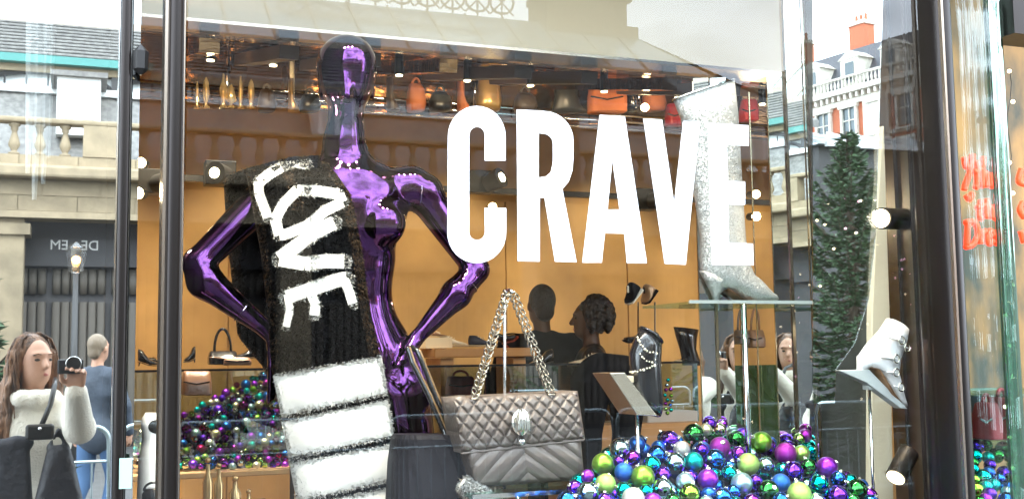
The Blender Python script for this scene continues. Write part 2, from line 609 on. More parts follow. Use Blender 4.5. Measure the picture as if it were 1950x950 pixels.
while x < XR:
    d = obj('dormer', MB().span((x, -YD, zd0 - 0.3), (x + dw, -YC, zd1)), M_WHITEP, mk)
    WM[d.name] = Matrix.Identity(4)
    for s_ in range(2):
        a = x + 0.1 + s_ * (dw / 2 - 0.03); b = a + dw / 2 - 0.17
        g = obj('pane', MB().span((a, -YD + 0.004, zd0), (b, -YD + 0.02, zd1 - 0.12)), M_SKYGLASS, d)
    obj('dormer_roof', MB().span((x - 0.12, -YD + 0.12, zd1), (x + dw + 0.12, -YC, zd1 + 0.1)), M_SLATE, d)
    x += 5.05
obj('gutter', span(XL, P(290, 130, YC).x, YC - 0.3, YC + 0.1, zg + 0.003, zg + 0.16), M_TEAL, mk)
YS2, YS3 = YC + 2.0, YC + 4.4
zs2, zs3 = zat(150, 48, YS2), zat(150, -46, YS3)
XH = P(1180, 80, YS3).x                      # the ridge ends here; the hip falls to the eaves
XE = P(1560, 215, YC).x
obj('slate_roof', MB().add([(XL, -YC, zg + .1), (XE, -YC, zg + .1), (XH + (XE - XH) * .55, -YS2, zs2), (XL, -YS2, zs2), (XL, -YC, zg - .1), (XE, -YC, zg - .1), (XH + (XE - XH) * .55, -YS2, zs2 - .2), (XL, -YS2, zs2 - .2)],
    [(0, 1, 2, 3), (7, 6, 5, 4), (0, 4, 5, 1), (1, 5, 6, 2)]), M_SLATE, mk)
# slate courses as raised strips
cs = MB()
for q in range(1, 12):
    t = q / 12
    y_ = -(YC + (YS2 - YC) * t); z_ = zg + .1 + (zs2 - zg - .1) * t
    cs.box(((XL + XH) / 2, y_ + .02, z_ + 0.012), (XH - XL, 0.05, 0.03))
obj('slate_course', cs, M_SLATE, mk)
obj('ridge_glazing', MB().add([(XL, -YS2 - .02, zs2 + .06), (XH + (XE - XH) * .5, -YS2 - .02, zs2 + .06), (XH, -YS3, zs3), (XL, -YS3, zs3)], [(0, 1, 2, 3)]), M_SKYGLASS, mk)
obj('hip_roof', MB().add([(XE, -YC, zg + .1), (XE, -YS3 - 4, zg + .1), (XH, -YS3, zs3), (XH, -YS3 - 1, zs3)], [(0, 1, 3, 2), (0, 2, 3, 1)]), M_SLATE, mk)
obj('ridge_beam', span(XL, XH + (XE - XH) * .5, YS2 - .08, YS2 + .06, zs2 - .05, zs2 + .1), M_IRONW, mk)
gb = MB(); x = XL
while x < XH:
    gb.bar((x, -YS2 - .02, zs2 + .08), (x, -YS3, zs3 + .03), 0.04, 0.04); x += 1.1
obj('glazing_bar', gb, M_IRONW, mk)
# cast-iron cresting on the ridge
cb = MB(); x = P(560, 10, YS3).x; xe = P(965, 10, YS3).x
while x < xe:
    cb.tube([(x + .35 * math.cos(t), -YS3, zs3 + .45 + .33 * math.sin(t)) for t in [2 * PI * q / 12 for q in range(12)]], 0.035, n=5, closed=True)
    cb.tube([(x, -YS3, zs3), (x, -YS3, zs3 + .95)], 0.03, n=4)
    cb.tube([(x - .35, -YS3, zs3 + .1), (x + .35, -YS3, zs3 + .8)], 0.025, n=4)
    cb.tube([(x + .35, -YS3, zs3 + .1), (x - .35, -YS3, zs3 + .8)], 0.025, n=4)
    x += .72
cb.bar((P(560, 10, YS3).x, -YS3, zs3 + .9), (xe, -YS3, zs3 + .9), .08, .08)
obj('roof_cresting', cb, M_IRONW, mk)
# chimney stack
xa, xb = P(1032, 60, YS3).x, P(1200, 60, YS3).x
zt_, zb_ = zat(1100, 68, YS3), zat(1100, -140, YS3)
obj('chimney_stack', MB().span((xa, -YS3 + .4, zt_ - 1.5), (xb - .3, -YS3 - 1, zb_)).span((xa - .08, -YS3 + .5, zt_ - .3), (xb, -YS3 - 1.1, zt_ + .25)).span((xa - .04, -YS3 + .45, zt_ + 1.0), (xb - .15, -YS3 - 1.05, zt_ + 1.2)), M_STONE, mk)
# ground floor: piers, dark shopfronts, ribbed shutters
obj('wall', span(XL, XR, YF + 1.2, YF + 1.5, 0, zr['frieze_b'] + .3), M_DARKSHOP, mk)
obj('signboard', span(XL, XR, YF + .9, YF + 1.0, zr['sign_b'], zr['sign_t']), M_DARKSHOP, mk)
x = P(150, 600, YF).x
while x > XL: x -= 5.2
k = 0
while x < XR:
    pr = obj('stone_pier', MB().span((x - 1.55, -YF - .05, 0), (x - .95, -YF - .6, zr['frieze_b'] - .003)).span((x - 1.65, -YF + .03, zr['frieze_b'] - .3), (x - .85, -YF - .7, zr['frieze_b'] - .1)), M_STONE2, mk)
    x += 5.2
shs = None
x = P(-40, 600, YF + 1.1).x; x1 = P(1500, 600, YF + 1.1).x; q = 0
zsh0, zsh1, zsh2, zsh3 = 0.1, zat(150, 575, YF + 1.1), zat(150, 560, YF + 1.1), zr['sign_b'] - .03
while x < x1 and q < 130:
    for (a, b) in ((zsh0, zsh1), (zsh2, zsh3)):
        if shs is None:
            shs = obj('shutter_panel', MB().tube([(0, 0, 0), (0, 0, 1)], 0.075, n=8), M_TAUPE, mk, smooth=True)
            shs.matrix_basis = Matrix.Translation((x, -YF - 1.12, a)) @ Matrix.Diagonal((1, .5, b - a, 1))
        else:
            inst(shs, 'shutter_panel', mk, Matrix.Translation((x, -YF - 1.12, a)) @ Matrix.Diagonal((1, .5, b - a, 1)))
    x += 0.16 if q % 6 else 0.26
    q += 1
def text(name, body, size, loc, rot, material, parent, ext=0.01, sx=1.0):
    c = bpy.data.curves.new(name + '_curve', 'FONT'); c.body = body; c.size = size; c.extrude = ext
    c.align_x = 'CENTER'; c.align_y = 'CENTER'
    c.materials.append(material)
    tmp = bpy.data.objects.new('tmp', c); C.objects.link(tmp); bpy.context.view_layer.update()
    me = bpy.data.meshes.new_from_object(tmp.evaluated_get(bpy.context.evaluated_depsgraph_get()))
    bpy.data.objects.remove(tmp)
    o = bpy.data.objects.new(name, me); C.objects.link(o)
    o.parent = parent; o.matrix_parent_inverse = WM[parent.name].inverted()
    o.location = loc; o.rotation_euler = rot; o.scale = (sx, 1, 1)
    return o
ptx = RP(142, 468, YF + .88)
M_PALELET = mat('pale_lettering', (.6, .6, .58), .4)
text('sign_lettering', 'DE   EM', 0.26, (ptx.x, ptx.y + .02, ptx.z), (PI / 2, 0, PI), M_PALELET, mk)
for (px, py, tt) in ((1488, 412, 'RD'), (1524, 470, 'CO'), (1488, 686, 'K')):
    pp = RP(px, py, YF + .88)
# street lantern in front of the shutters
lp = RP(145, 495, 15.0)
ln = thing('street_lamp', 'lit hexagonal lantern on a thin black pole before the ribbed shutters', 'street lamp', (lp.x, lp.y, 0))
obj('pole', MB().tube([(lp.x, lp.y, 0), (lp.x, lp.y, lp.z - .2)], [.07, .035], n=10), M_IRON, ln, smooth=True)
obj('lantern_frame', MB().lathe([(.02, .26), (.17, .17), (.15, .165), (.1, -.17), (.03, -.2)], (lp.x, lp.y, lp.z), n=6), glass_mat('lantern_glass', .15), ln)
obj('bulb', MB().sphere(lp, .06), mat('lamp_glow', (1, .6, .2), emit=(1, .5, .15), estr=14), ln, smooth=True)

# the red-brick hotel beyond, on the right of the reflection
M_BRICK = mat('red_brick', (0.46, 0.13, 0.06), 0.8, bump=0.2, bscale=60, var=0.15, vscale=20)
M_HSTONE = mat('hotel_white_stone', (0.62, 0.58, 0.5), 0.8, bump=0.2, bscale=10, var=0.1, vscale=2)
A_ = P(1800, 120, 62); B_ = P(1480, 190, 79)
A2 = Vector((A_.x, -A_.y, 0)); B2 = Vector((B_.x, -B_.y, 0))
dr = (B2 - A2); LH = dr.length; dr.normalize()
zC = A_.z                                     # cornice height
ang = math.atan2(dr.y, dr.x)
ht = thing('brick_hotel', 'red brick and white stone corner building with dormers, cornice and slate mansard', 'building', (A2.x, A2.y, 0), None, ang)
# local frame: x along the facade from A to B, outward normal towards the street
nrm = Vector((-dr.y, dr.x, 0)); sgn_ = 1 if nrm.y > 0 else -1       # +1: outward is local +y
def hl(mb, name, m_, **k): return obj(name, mb, m_, ht, local=True, **k)
def hb_(x0, x1, d0, d1, z0, z1): return MB().span((x0, sgn_ * d0, z0), (x1, sgn_ * d1, z1))
hl(hb_(-9, LH + 6, -6, 0, 0, zC - .5), 'wall', M_BRICK)
hl(hb_(-9, LH + 6, -1, .7, zC - .45, zC), 'cornice', M_HSTONE, bevel=.05)
hl(hb_(-9, LH + 6, -1, .25, zC - 1.3, zC - .9), 'entablature', M_HSTONE)
hl(hb_(-9, LH + 6, -1, .2, zC - 4.4, zC - 4.1), 'string_course', M_HSTONE)
hl(hb_(-9, LH + 6, -1, .25, 0, 3.2), 'stone_base', M_HSTONE)
x = -8.8; src = None
while x < LH + 6:
    if src is None:
        src = hl(MB().span((0, 0, 0), (.22, sgn_ * .5, .42)), 'bracket', M_HSTONE); src.location = (x, sgn_ * .003, zC - .9)
    else: inst(src, 'bracket', ht, Matrix.Translation((x, sgn_ * .003, zC - .9)), True)
    x += .62
x = -8; wq = 0; wsrc = None
while x < LH + 5:
    if wq % 3 == 2: hl(hb_(x - .6, x + 1.9, -.5, .28, 3.2, zC - 1.35), 'stone_bay', M_HSTONE)
    for z0 in (zC - 3.9, zC - 7.4):
        if z0 < 3: continue
        if wsrc is None:
            f_ = hl(MB().span((-.2, 0, -.2), (0, sgn_ * .3, 2.3)).span((1.3, 0, -.2), (1.5, sgn_ * .3, 2.3)).span((-.3, 0, 2.3), (1.6, sgn_ * .42, 2.6)).span((-.3, 0, -.35), (1.6, sgn_ * .4, -.2)).span((.61, sgn_ * .06, 0), (.69, sgn_ * .2, 2.3)).span((0, sgn_ * .06, 1.25), (1.3, sgn_ * .2, 1.33)), 'window', M_HSTONE)
            f_.location = (x, sgn_ * .02, z0)
            pg = obj('pane', MB().span((0, sgn_ * .03, 0), (1.3, sgn_ * .1, 2.3)), M_WINDOW, f_, local=True)
            wsrc = (f_, pg)
        else:
            f2 = inst(wsrc[0], 'window', ht, Matrix.Translation((x, sgn_ * .02, z0)), True)
            inst(wsrc[1], 'pane', f2, Matrix.Identity(4), True)
    x += 2.75; wq += 1
# parapet balusters, dormers, mansard
x = -8.9; src = None
while x < LH + 6:
    if src is None:
        src = hl(MB().lathe([(.08, 0), (.05, .15), (.11, .4), (.05, .75), (.08, .9)], n=6), 'parapet_baluster', M_HSTONE); src.location = (x, sgn_ * .2, zC)
    else: inst(src, 'parapet_baluster', ht, Matrix.Translation((x, sgn_ * .2, zC)), True)
    x += .38
hl(hb_(-9, LH + 6, .08, .34, zC + .9, zC + 1.05), 'parapet_rail', M_HSTONE)
hl(MB().prism([(-9, sgn_ * -.5, zC), (-9, sgn_ * -2.6, zC + 4.0), (-9, sgn_ * -6, zC + 4.2), (-9, sgn_ * -6, zC)], (LH + 15, 0, 0)), 'mansard_roof', mat('dark_slate', (.06, .06, .07), .5, var=.2, vscale=8))
x = -8.2; q = 0
while x < LH + 5:
    dm = hl(hb_(x, x + 1.9, -2.4, -.1, zC + .02, zC + 2.5).prism([(x - .2, 0, zC + 2.5), (x + 2.1, 0, zC + 2.5), (x + .95, 0, zC + 3.2)], (0, sgn_ * -2.6, 0)), 'dormer', M_HSTONE)
    obj('pane', MB().span((x + .5, sgn_ * -.09, zC + .5), (x + 1.4, sgn_ * -.06, zC + 2.2)), M_WINDOW, dm, local=True)
    x += 4.1; q += 1
for x in (-6.2, 1.8, 10.2, 17):
    ch = hl(hb_(x, x + 1.6, -4.5, -3.2, zC + 3, zC + 6.2), 'chimney', M_BRICK)
    obj('chimney_cap', MB().span((x - .15, sgn_ * -4.65, zC + 6.2), (x + 1.75, sgn_ * -3.05, zC + 6.5)), M_HSTONE, ch, local=True)
    for t in range(3): obj('chimney_pot', MB().lathe([(.16, 0), (.12, .7)], (x + .3 + t * .5, sgn_ * -3.85, zC + 6.5), n=8), M_BRICK, ch, local=True)

# glass-roofed conservatory in front of the hotel
a = RP(1600, 290, 24); b = RP(1800, 285, 20)
cz0, cz1 = 0, RP(1720, 288, 22).z; czt = RP(1740, 240, 22).z
cv = thing('conservatory', 'low glazed pavilion with a pitched glass roof in front of the brick building', 'building', ((a.x + b.x) / 2, -22, 0))
xa_, xb_ = RP(1560, 290, 22).x, RP(1880, 285, 22).x
obj('wall', MB().span((xa_, -22, 0), (xb_, -26, cz1)), M_DARKSHOP, cv)
obj('glass_roof', MB().prism([(xa_ - .2, -21.7, cz1), (xa_ - .2, -26.3, cz1), (xa_ - .2, -24, czt + .05)], (xb_ - xa_ + .4, 0, 0)), M_SKYGLASS, cv)
cbm = MB(); x = xa_
while x < xb_:
    cbm.bar((x, -21.68, cz1 + .03), (x, -24, czt + .1), .08, .08); x += .9
cbm.bar((xa_, -21.66, cz1), (xb_, -21.66, cz1), .14, .14)
obj('roof_bar', cbm, M_WHITEP, cv)

# a square stone column of the arcade near the pavement
ca, cb2 = RP(1022, 500, 7.0), RP(1108, 500, 7.0)
col = thing('arcade_column', 'square grey stone column standing in the street, its reflection crossing the window', 'column', ((ca.x + cb2.x) / 2, -7.3, 0))
M_COLST = mat('grey_column_stone', (0.24, 0.22, 0.17), .8, bump=.1, bscale=12, var=.1, vscale=3)  # greyer stone than the market hall
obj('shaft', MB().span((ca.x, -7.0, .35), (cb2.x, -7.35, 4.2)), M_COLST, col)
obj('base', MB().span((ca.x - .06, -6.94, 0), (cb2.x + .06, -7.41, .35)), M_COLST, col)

# ---- Christmas trees in the street
M_FIR = mat('fir_needles', (0.045, 0.095, 0.035), 0.6, var=0.45, vscale=12)
M_BARK = mat('fir_bark', (0.09, 0.06, 0.04), .9, bump=.3)
M_TLIGHT = mat('fairy_light', (1, .85, .6), emit=(1, .8, .5), estr=8)
M_TPINK = mat('pink_fairy_light', (1, .6, .8), emit=(1, .5, .7), estr=5)
def fir(loc, H, W, label, seed):
    rg = random.Random(seed)
    t = thing('christmas_tree', label, 'christmas tree', loc, 'christmas trees in the street')
    L = Vector(loc)
    obj('trunk', MB().tube([(0, 0, 0), (0, 0, H * .5), (0, 0, H)], [H * .025, H * .016, .012], n=8), M_BARK, t, local=True, smooth=True)
    m_ = MB(); tw = MB()
    nbr = 190
    for i in range(nbr):
        u = (i + rg.random()) / nbr
        z = H * (.06 + .93 * u)
        ln_ = W * (1 - u) ** 1.25 * rg.uniform(.55, 1.25) + .06
        a_ = i * 2.4 + rg.uniform(-.3, .3)
        d = Vector((math.cos(a_), math.sin(a_), 0))
        lift = .15 + u * .9
        p0 = Vector((0, 0, z)); pts = []
        for q in range(5):
            s_ = q / 4
            pts.append(p0 + d * ln_ * s_ + Vector((0, 0, ln_ * (lift * s_ * s_ * .8 - .12 * math.sin(PI * s_)))))
        tw.tube(pts, [.018, .014, .01, .008, .004], n=4)
        nn = int(14 + ln_ * 150)
        for q in range(nn):
            s_ = rg.uniform(.12, 1.0); k = min(int(s_ * 4), 3); fr = s_ * 4 - k
            base = pts[k].lerp(pts[k + 1], fr)
            side = Vector((-d.y, d.x, 0)) * rg.choice((-1, 1))
            dd = (d * rg.uniform(.3, 1) + side * rg.uniform(.2, 1.0) * (1.1 - s_ * .5) + Vector((0, 0, rg.uniform(-.35, .35)))).normalized()
            L_ = rg.uniform(.05, .15)
            nn2 = dd.cross(Vector((rg.random(), rg.random(), rg.random())) - Vector((.5, .5, .5))).normalized() * .016
            tip = base + dd * L_
            m_.add([base - nn2 * .4, base + dd * L_ * .5 - nn2, tip, base + dd * L_ * .5 + nn2], [(0, 1, 2, 3)])
    setp(obj('needles', m_, M_FIR, t, local=True, fix=False), kind='stuff')
    setp(obj('branches', tw, M_BARK, t, local=True, fix=False), kind='stuff')
    bsrc = [None, None]
    for i in range(60):
        u = rg.uniform(.03, .8); a_ = rg.uniform(0, 2 * PI); rr = W * (1 - u) ** 1.25 * rg.uniform(.75, 1.02)
        c_ = i % 2
        pp = Vector((math.cos(a_) * rr, math.sin(a_) * rr, H * (.08 + .9 * u)))
        if bsrc[c_] is None:
            bsrc[c_] = obj('fairy_light', MB().sphere((0, 0, 0), .014, 8, 6), (M_TLIGHT, M_TPINK)[c_], t, local=True); bsrc[c_].location = pp
        else: inst(bsrc[c_], 'fairy_light', t, Matrix.Translation(pp), True)
    return t
tp = RP(1614, 250, 9.0)
fir((tp.x, tp.y, 0), tp.z, 2.2, 'green christmas tree with pale fairy lights reflected beside the white ankle boot', 3)
tp = RP(0, 320, 6.6)
fir((tp.x - .35, tp.y, 0), tp.z, .9, 'green christmas tree behind the woman in the white sweater', 5)

# ---- crowd barriers
M_GALV = mat('galvanised_steel', (.42, .50, .52), .35, .7)
def barrier(i, x0, x1, y):
    side = ('directly behind the woman in the white sweater', 'second from the left in the row', 'in the middle of the row', 'fourth from the left in the row', 'fifth from the left in the row', 'rightmost of the row')[i]
    t = thing('crowd_barrier', 'galvanised steel crowd barrier with upright bars, ' + side, 'barrier', (x0, y, 0), 'crowd barriers along the street')
    h = 1.08; r_ = .12
    pts = [Vector((0, 0, .18))] + [Vector((r_ - r_ * math.cos(a_), 0, h - r_ + r_ * math.sin(a_))) for a_ in [PI / 2 * q / 5 for q in range(6)]]
    L_ = x1 - x0 - .08
    pts += [Vector((L_ - p.x, 0, p.z)) for p in reversed(pts)]
    obj('frame', MB().tube(pts, .021, n=8, closed=True), M_GALV, t, local=True, smooth=True)
    obj('mid_rail', MB().tube([(.02, 0, .8), (L_ - .02, 0, .8)], .014, n=6), M_GALV, t, local=True)
    s0 = None; n_ = 17
    for q in range(1, n_):
        xx = L_ * q / n_
        if s0 is None:
            s0 = obj('upright_bar', MB().tube([(0, 0, .2), (0, 0, .79)], .008, n=6), M_GALV, t, local=True); s0.location = (xx, 0, 0)
        else: inst(s0, 'upright_bar', t, Matrix.Translation((xx, 0, 0)), True)
    for xx in (.35, L_ - .35):
        obj('foot', MB().tube([(xx, -.3, .02), (xx, 0, .16), (xx, .3, .02)], .016, n=6), M_GALV, t, local=True)
yb = 7.4
xs = P(228, 820, yb).x
for i in range(6):
    barrier(i, xs - 2.3 + i * 2.3, xs + i * 2.3, -yb - (.03 if i % 2 else 0))

# =================================================================== PEOPLE
M_SKIN = mat('skin', (0.52, 0.285, 0.185), 0.5, var=.05, vscale=20)
M_SKIND = mat('skin_silhouette', (0.07, 0.033, 0.018), 0.5)  # shade put into the skin colour so customers read as silhouettes
M_HAIRB = mat('brown_hair', (0.17, 0.08, 0.035), 0.45, bump=1.0, bscale=90, stretch=(1, 1, .10), var=.6, vscale=45)
M_HAIRG = mat('grey_blond_hair', (0.2, 0.15, 0.1), 0.5, bump=.5, bscale=60, stretch=(1, 1, .2))
M_HAIRK = mat('black_hair', (0.012, 0.009, 0.008), 0.5, bump=.8, bscale=50)
M_EYE = mat('dark_eye', (0.03, 0.02, 0.015), .15)
M_LIP = mat('lips', (0.45, 0.14, 0.12), .4)

def nv(*a): return np.array(a, float)
def bez(p, n=10):
    return [p[0]]
def hand(s, wrist, d, palm_n, sc=1.0, curl=.35, k=.008, side=1):
    """palm, five separate bent fingers; d = direction of the hand, palm_n = way the palm faces"""
    d = np.array(d, float); d /= np.linalg.norm(d)
    pn = np.array(palm_n, float); pn -= d * (pn @ d); pn /= np.linalg.norm(pn)
    sd_ = np.cross(d, pn) * side
    w0 = np.array(wrist, float)
    s.cap(w0, w0 + d * .045 * sc, .022 * sc, .027 * sc, (pn, .62), .015)
    s.cap(w0 + d * .03 * sc - sd_ * .02 * sc, w0 + d * .075 * sc - sd_ * .028 * sc, .017 * sc, .013 * sc, (pn, .8), .015)
    s.cap(w0 + d * .03 * sc + sd_ * .02 * sc, w0 + d * .075 * sc + sd_ * .028 * sc, .017 * sc, .013 * sc, (pn, .8), .015)
    for i, (o_, L_) in enumerate(((.031, .066), (.0105, .076), (-.0105, .071), (-.031, .055))):
        p = w0 + d * .082 * sc + sd_ * o_ * sc
        cl = curl * (1 + .12 * i); v = d.copy()
        for j, fr in enumerate((.45, .32, .25)):
            c_, s_ = math.cos(cl * (1.1 + .5 * j)), math.sin(cl * (1.1 + .5 * j))
            v2 = v * c_ + pn * s_; v2 /= np.linalg.norm(v2)
            q = p + v2 * L_ * fr * sc
            s.cap(p, q, (.0092 - .001 * j) * sc, (.0085 - .001 * j) * sc, None, k)
            # rotate the palm normal along with the finger
            pn_n = pn * c_ - v * s_
            p, v = q, v2
            pn_l = pn_n
        pn = np.array(pn)
    b = w0 + d * .025 * sc + sd_ * .026 * sc
    t1 = b + (d * .5 + sd_ * .75 + pn * .35) * .038 * sc
    t2 = t1 + (d * .85 + sd_ * .2 + pn * .35) * .032 * sc
    s.cap(b, t1, .013 * sc, .0105 * sc, None, .012).cap(t1, t2, .0105 * sc, .008 * sc, None, k)

def person(label, loc, H, rz, arms, top, legs, skin=M_SKIN, hair=None, group=None, head_turn=0.0, h=.011, sleeve=1.0, collar=0, topz=.86, fat=1.0, legp=None, faces=True):
    t = thing('person', label, 'person', loc, group, rz)
    k = H / 1.75
    def v(x, y, z): return nv(x * k, y * k, z * k)
    hr = Matrix.Rotation(head_turn, 3, 'Z'); HR = np.array(hr)
    def hv(x, y, z):
        q = HR @ nv(x, y, 0); return v(q[0], q[1], z)
    b = SDF(.03)
    def head(s, e=0.0):
        s.ell(hv(0, .005, 1.645), (nv(.074, .092, .108) + e) * k, HR)
        s.ell(hv(0, .04, 1.575), (nv(.052, .055, .058) + e) * k, HR)
    head(b)
    b.cap(hv(0, .092, 1.655), hv(0, .113, 1.617), .009 * k, .0145 * k, None, .012)
    b.ell(hv(0, .085, 1.577), nv(.024, .014, .009) * k, HR, .008)
    b.ell(hv(0, .075, 1.675), nv(.05, .025, .012) * k, HR, .015)
    for sx in (-1, 1): b.ell(hv(.077 * sx, 0, 1.63), nv(.011, .02, .031) * k, HR, .008)
    b.cap(v(0, -.02, 1.4), hv(0, -.005, 1.56), .055 * k, .05 * k)
    def torso(s, e=0.0):
        s.ell(v(0, -.005, 1.27), nv(.165 * fat + e, .105 + e, .2) * k)
        s.cap(v(-.145 * fat, -.01, 1.40), v(.145 * fat, -.01, 1.40), (.052 + e) * k, None, None, .06)
        s.ell(v(0, 0, 1.06), nv(.135 * fat + e, .095 + e, .17) * k, None, .06)
        s.ell(v(0, -.005, .93), nv(.165 * fat + e, .115 + e, .12) * k, None, .06)
    torso(b)
    ap = []
    for sx, (el, wr, hd, pn, curl) in zip((-1, 1), arms):
        sh = v(.175 * fat * sx, -.01, 1.395); el = v(*el); wr = v(*wr); ap.append((sh, el, wr))
        b.cap(sh, el, .045 * k, .036 * k).cap(el, wr, .038 * k, .024 * k)
        hand(b, wr, hd, pn, k * 1.02, curl, side=sx)
    legp = legp or (((-.09, 0, .9), (-.095, .02, .48), (-.1, -.02, .08)), ((.09, 0, .9), (.095, .02, .48), (.1, -.02, .08)))
    for (a, kn, an) in legp:
        b.cap(v(*a), v(*kn), .085 * k, .055 * k).cap(v(*kn), v(*an), .054 * k, .035 * k)
        b.cap(v(*an) - v(0, 0, .035), v(an[0] * 1.1, an[1] + .17, .035), .038 * k, .03 * k, ((0, 0, 1), .8))
    obj('body', b.mesh('body', h), skin, t, local=True)
    if faces:
        for sx in (-1, 1):
            obj('eye', MB().sphere(hv(.031 * sx, .086, 1.648), .0100 * k, 10, 8, (1.3, .7, .7)), M_EYE, t, local=True, smooth=True)
            obj('eyebrow', MB().tube([hv(.018 * sx, .1, 1.673), hv(.035 * sx, .098, 1.677), hv(.052 * sx, .083, 1.669)], .0026 * k, n=5), M_HAIRB, t, local=True)
        obj('mouth', MB().sphere(hv(0, .094, 1.578), .021 * k, 10, 8, (1, .35, .35)), M_LIP, t, local=True, smooth=True)
    tp_ = SDF(.03)
    torso(tp_, .018)
    if topz < .86: tp_.ell(v(0, 0, topz + .1), nv(.185 * fat, .14, .16) * k, None, .08)
    for sh, el, wr in ap:
        e2 = el + (wr - el) * .94
        tp_.cap(sh, el, (.052 + .014 * sleeve) * k, (.044 + .016 * sleeve) * k).cap(el, e2, (.045 + .018 * sleeve) * k, (.03 + .014 * sleeve) * k)
    if collar:
        tp_.cap(v(-.05, -.03, 1.43), v(.05, -.03, 1.43), .055 * k, None, None, .03)
        if collar > 1:
            for q in range(9):
                a_ = 2 * PI * q / 9
                tp_.cap(v(.088 * math.cos(a_), .01 + .078 * math.sin(a_), 1.465), v(.088 * math.cos(a_ + .7), .01 + .078 * math.sin(a_ + .7), 1.465), .04 * k, None, None, .02)
    obj('top', tp_.mesh('top', h), top, t, local=True)
    lg = SDF(.03)
    lg.ell(v(0, 0, .92), nv(.178 * fat, .128, .13) * k)
    for (a, kn, an) in legp:
        lg.cap(v(*a), v(*kn), .098 * k, .07 * k).cap(v(*kn), v(*an), .068 * k, .055 * k)
    obj('trousers', lg.mesh('trousers', h * 1.2), legs, t, local=True)
    sh_ = SDF(.02)
    for (a, kn, an) in legp:
        sh_.cap(v(*an) - v(0, .02, .035), v(an[0] * 1.1, an[1] + .18, .04), .046 * k, .038 * k, ((0, 0, 1), .85))
    obj('shoes', sh_.mesh('shoes', h), mat('black_leather', (.02, .018, .017), .3), t, local=True)
    if hair: hair(t, v, hv, HR, k)
    return t

def hair_short(m_, e=.012):
    def f(t, v, hv, HR, k):
        s = SDF(.02)
        s.ell(hv(0, -.022, 1.672), nv(.082, .092, .098) * k, HR)
        s.ell(hv(0, -.06, 1.6), nv(.06, .045, .06) * k, HR)
        obj('hair', s.mesh('hair', .009), m_, t, local=True)
    return f
def hair_curly(m_):
    def f(t, v, hv, HR, k):
        s = SDF(.02); rg = random.Random(4)
        s.ell(hv(0, -.045, 1.67), nv(.115, .11, .12) * k, HR)
        for i in range(170):
            a_ = rg.uniform(0, 2 * PI); el = rg.uniform(-.9, 1.5)
            x, y, z = math.cos(a_) * math.cos(el) * .12, -.045 + math.sin(a_) * math.cos(el) * .11, 1.66 + math.sin(el) * .12
            if y > .05 and z < 1.7: continue
            s.ell(hv(x, y, z), nv(.017, .017, .02) * k, None, .006)
        obj('hair', s.mesh('hair', .009), m_, t, local=True)
    return f
def hair_long(m_):
    def f(t, v, hv, HR, k):
        s = SDF(.025); rg = random.Random(2)
        s.ell(hv(0, -.03, 1.675), nv(.092, .098, .102) * k, HR)
        for i in range(46):
            a_ = PI * (-.08 + 1.16 * (i / 45)) + PI
            x, y = math.cos(a_) * .088, math.sin(a_) * .085 - .005
            p = hv(x, y, 1.68); L_ = rg.uniform(.24, .40) if x < .03 else rg.uniform(.18, .28)
            for j in range(5):
                q = p + v((1 if x > 0 else -1) * rg.uniform(-.004, .02) + .008 * math.sin(i + j * 1.7), rg.uniform(-.012, .012) + (.012 if j > 1 and abs(x) > .06 else 0), -L_ / 5)
                s.cap(p, q, (.021 - .002 * j) * k, (.019 - .002 * j) * k, None, .012); p = q
        obj('hair', s.mesh('hair', .008), m_, t, local=True)
        st = MB()
        for i in range(190):
            a_ = PI * (-.12 + 1.24 * rg.random()) + PI; rr0 = rg.uniform(.098, .112)
            x, y = math.cos(a_) * rr0, math.sin(a_) * rr0 - .005; ph = rg.uniform(0, 6)
            top_ = [hv(x * .3, y * .35 - .01, 1.775 + rg.uniform(-.01, .008)), hv(x * .75, y * .75, 1.75), hv(x, y, 1.69)]
            pts_ = list(top_); L_ = rg.uniform(.2, .42)
            for j in range(1, 8):
                pts_.append(hv(x * 1.05 + .010 * math.sin(ph + j * 1.1), y + .012 * math.cos(ph + j * 1.3), 1.69) - v(0, 0, L_ * j / 7))
            st.tube(pts_, [.0028 * k] * 9 + [.001], n=4)
        setp(obj('loose_strands', st, m_, t, local=True, smooth=True), kind='stuff')
    return f

M_SWEATER = mat('white_knit', (0.80, 0.74, 0.62), 0.9, bump=.6, bscale=120, sheen=.3)
M_DENIM = mat('blue_denim', (0.06, 0.13, 0.26), .8, bump=.2, bscale=150)
M_BLUEJ = mat('blue_grey_jacket', (0.05, 0.065, 0.09), .75, bump=1.0, bscale=9, var=.2, vscale=6)
M_BLKCLOTH = mat('black_cloth', (0.006, 0.0055, 0.006), .85, bump=.08, bscale=12, spec=.1)
M_BLKLEATHER = mat('black_leather_jacket', (0.009, 0.008, 0.008), .35, bump=.35, bscale=18)

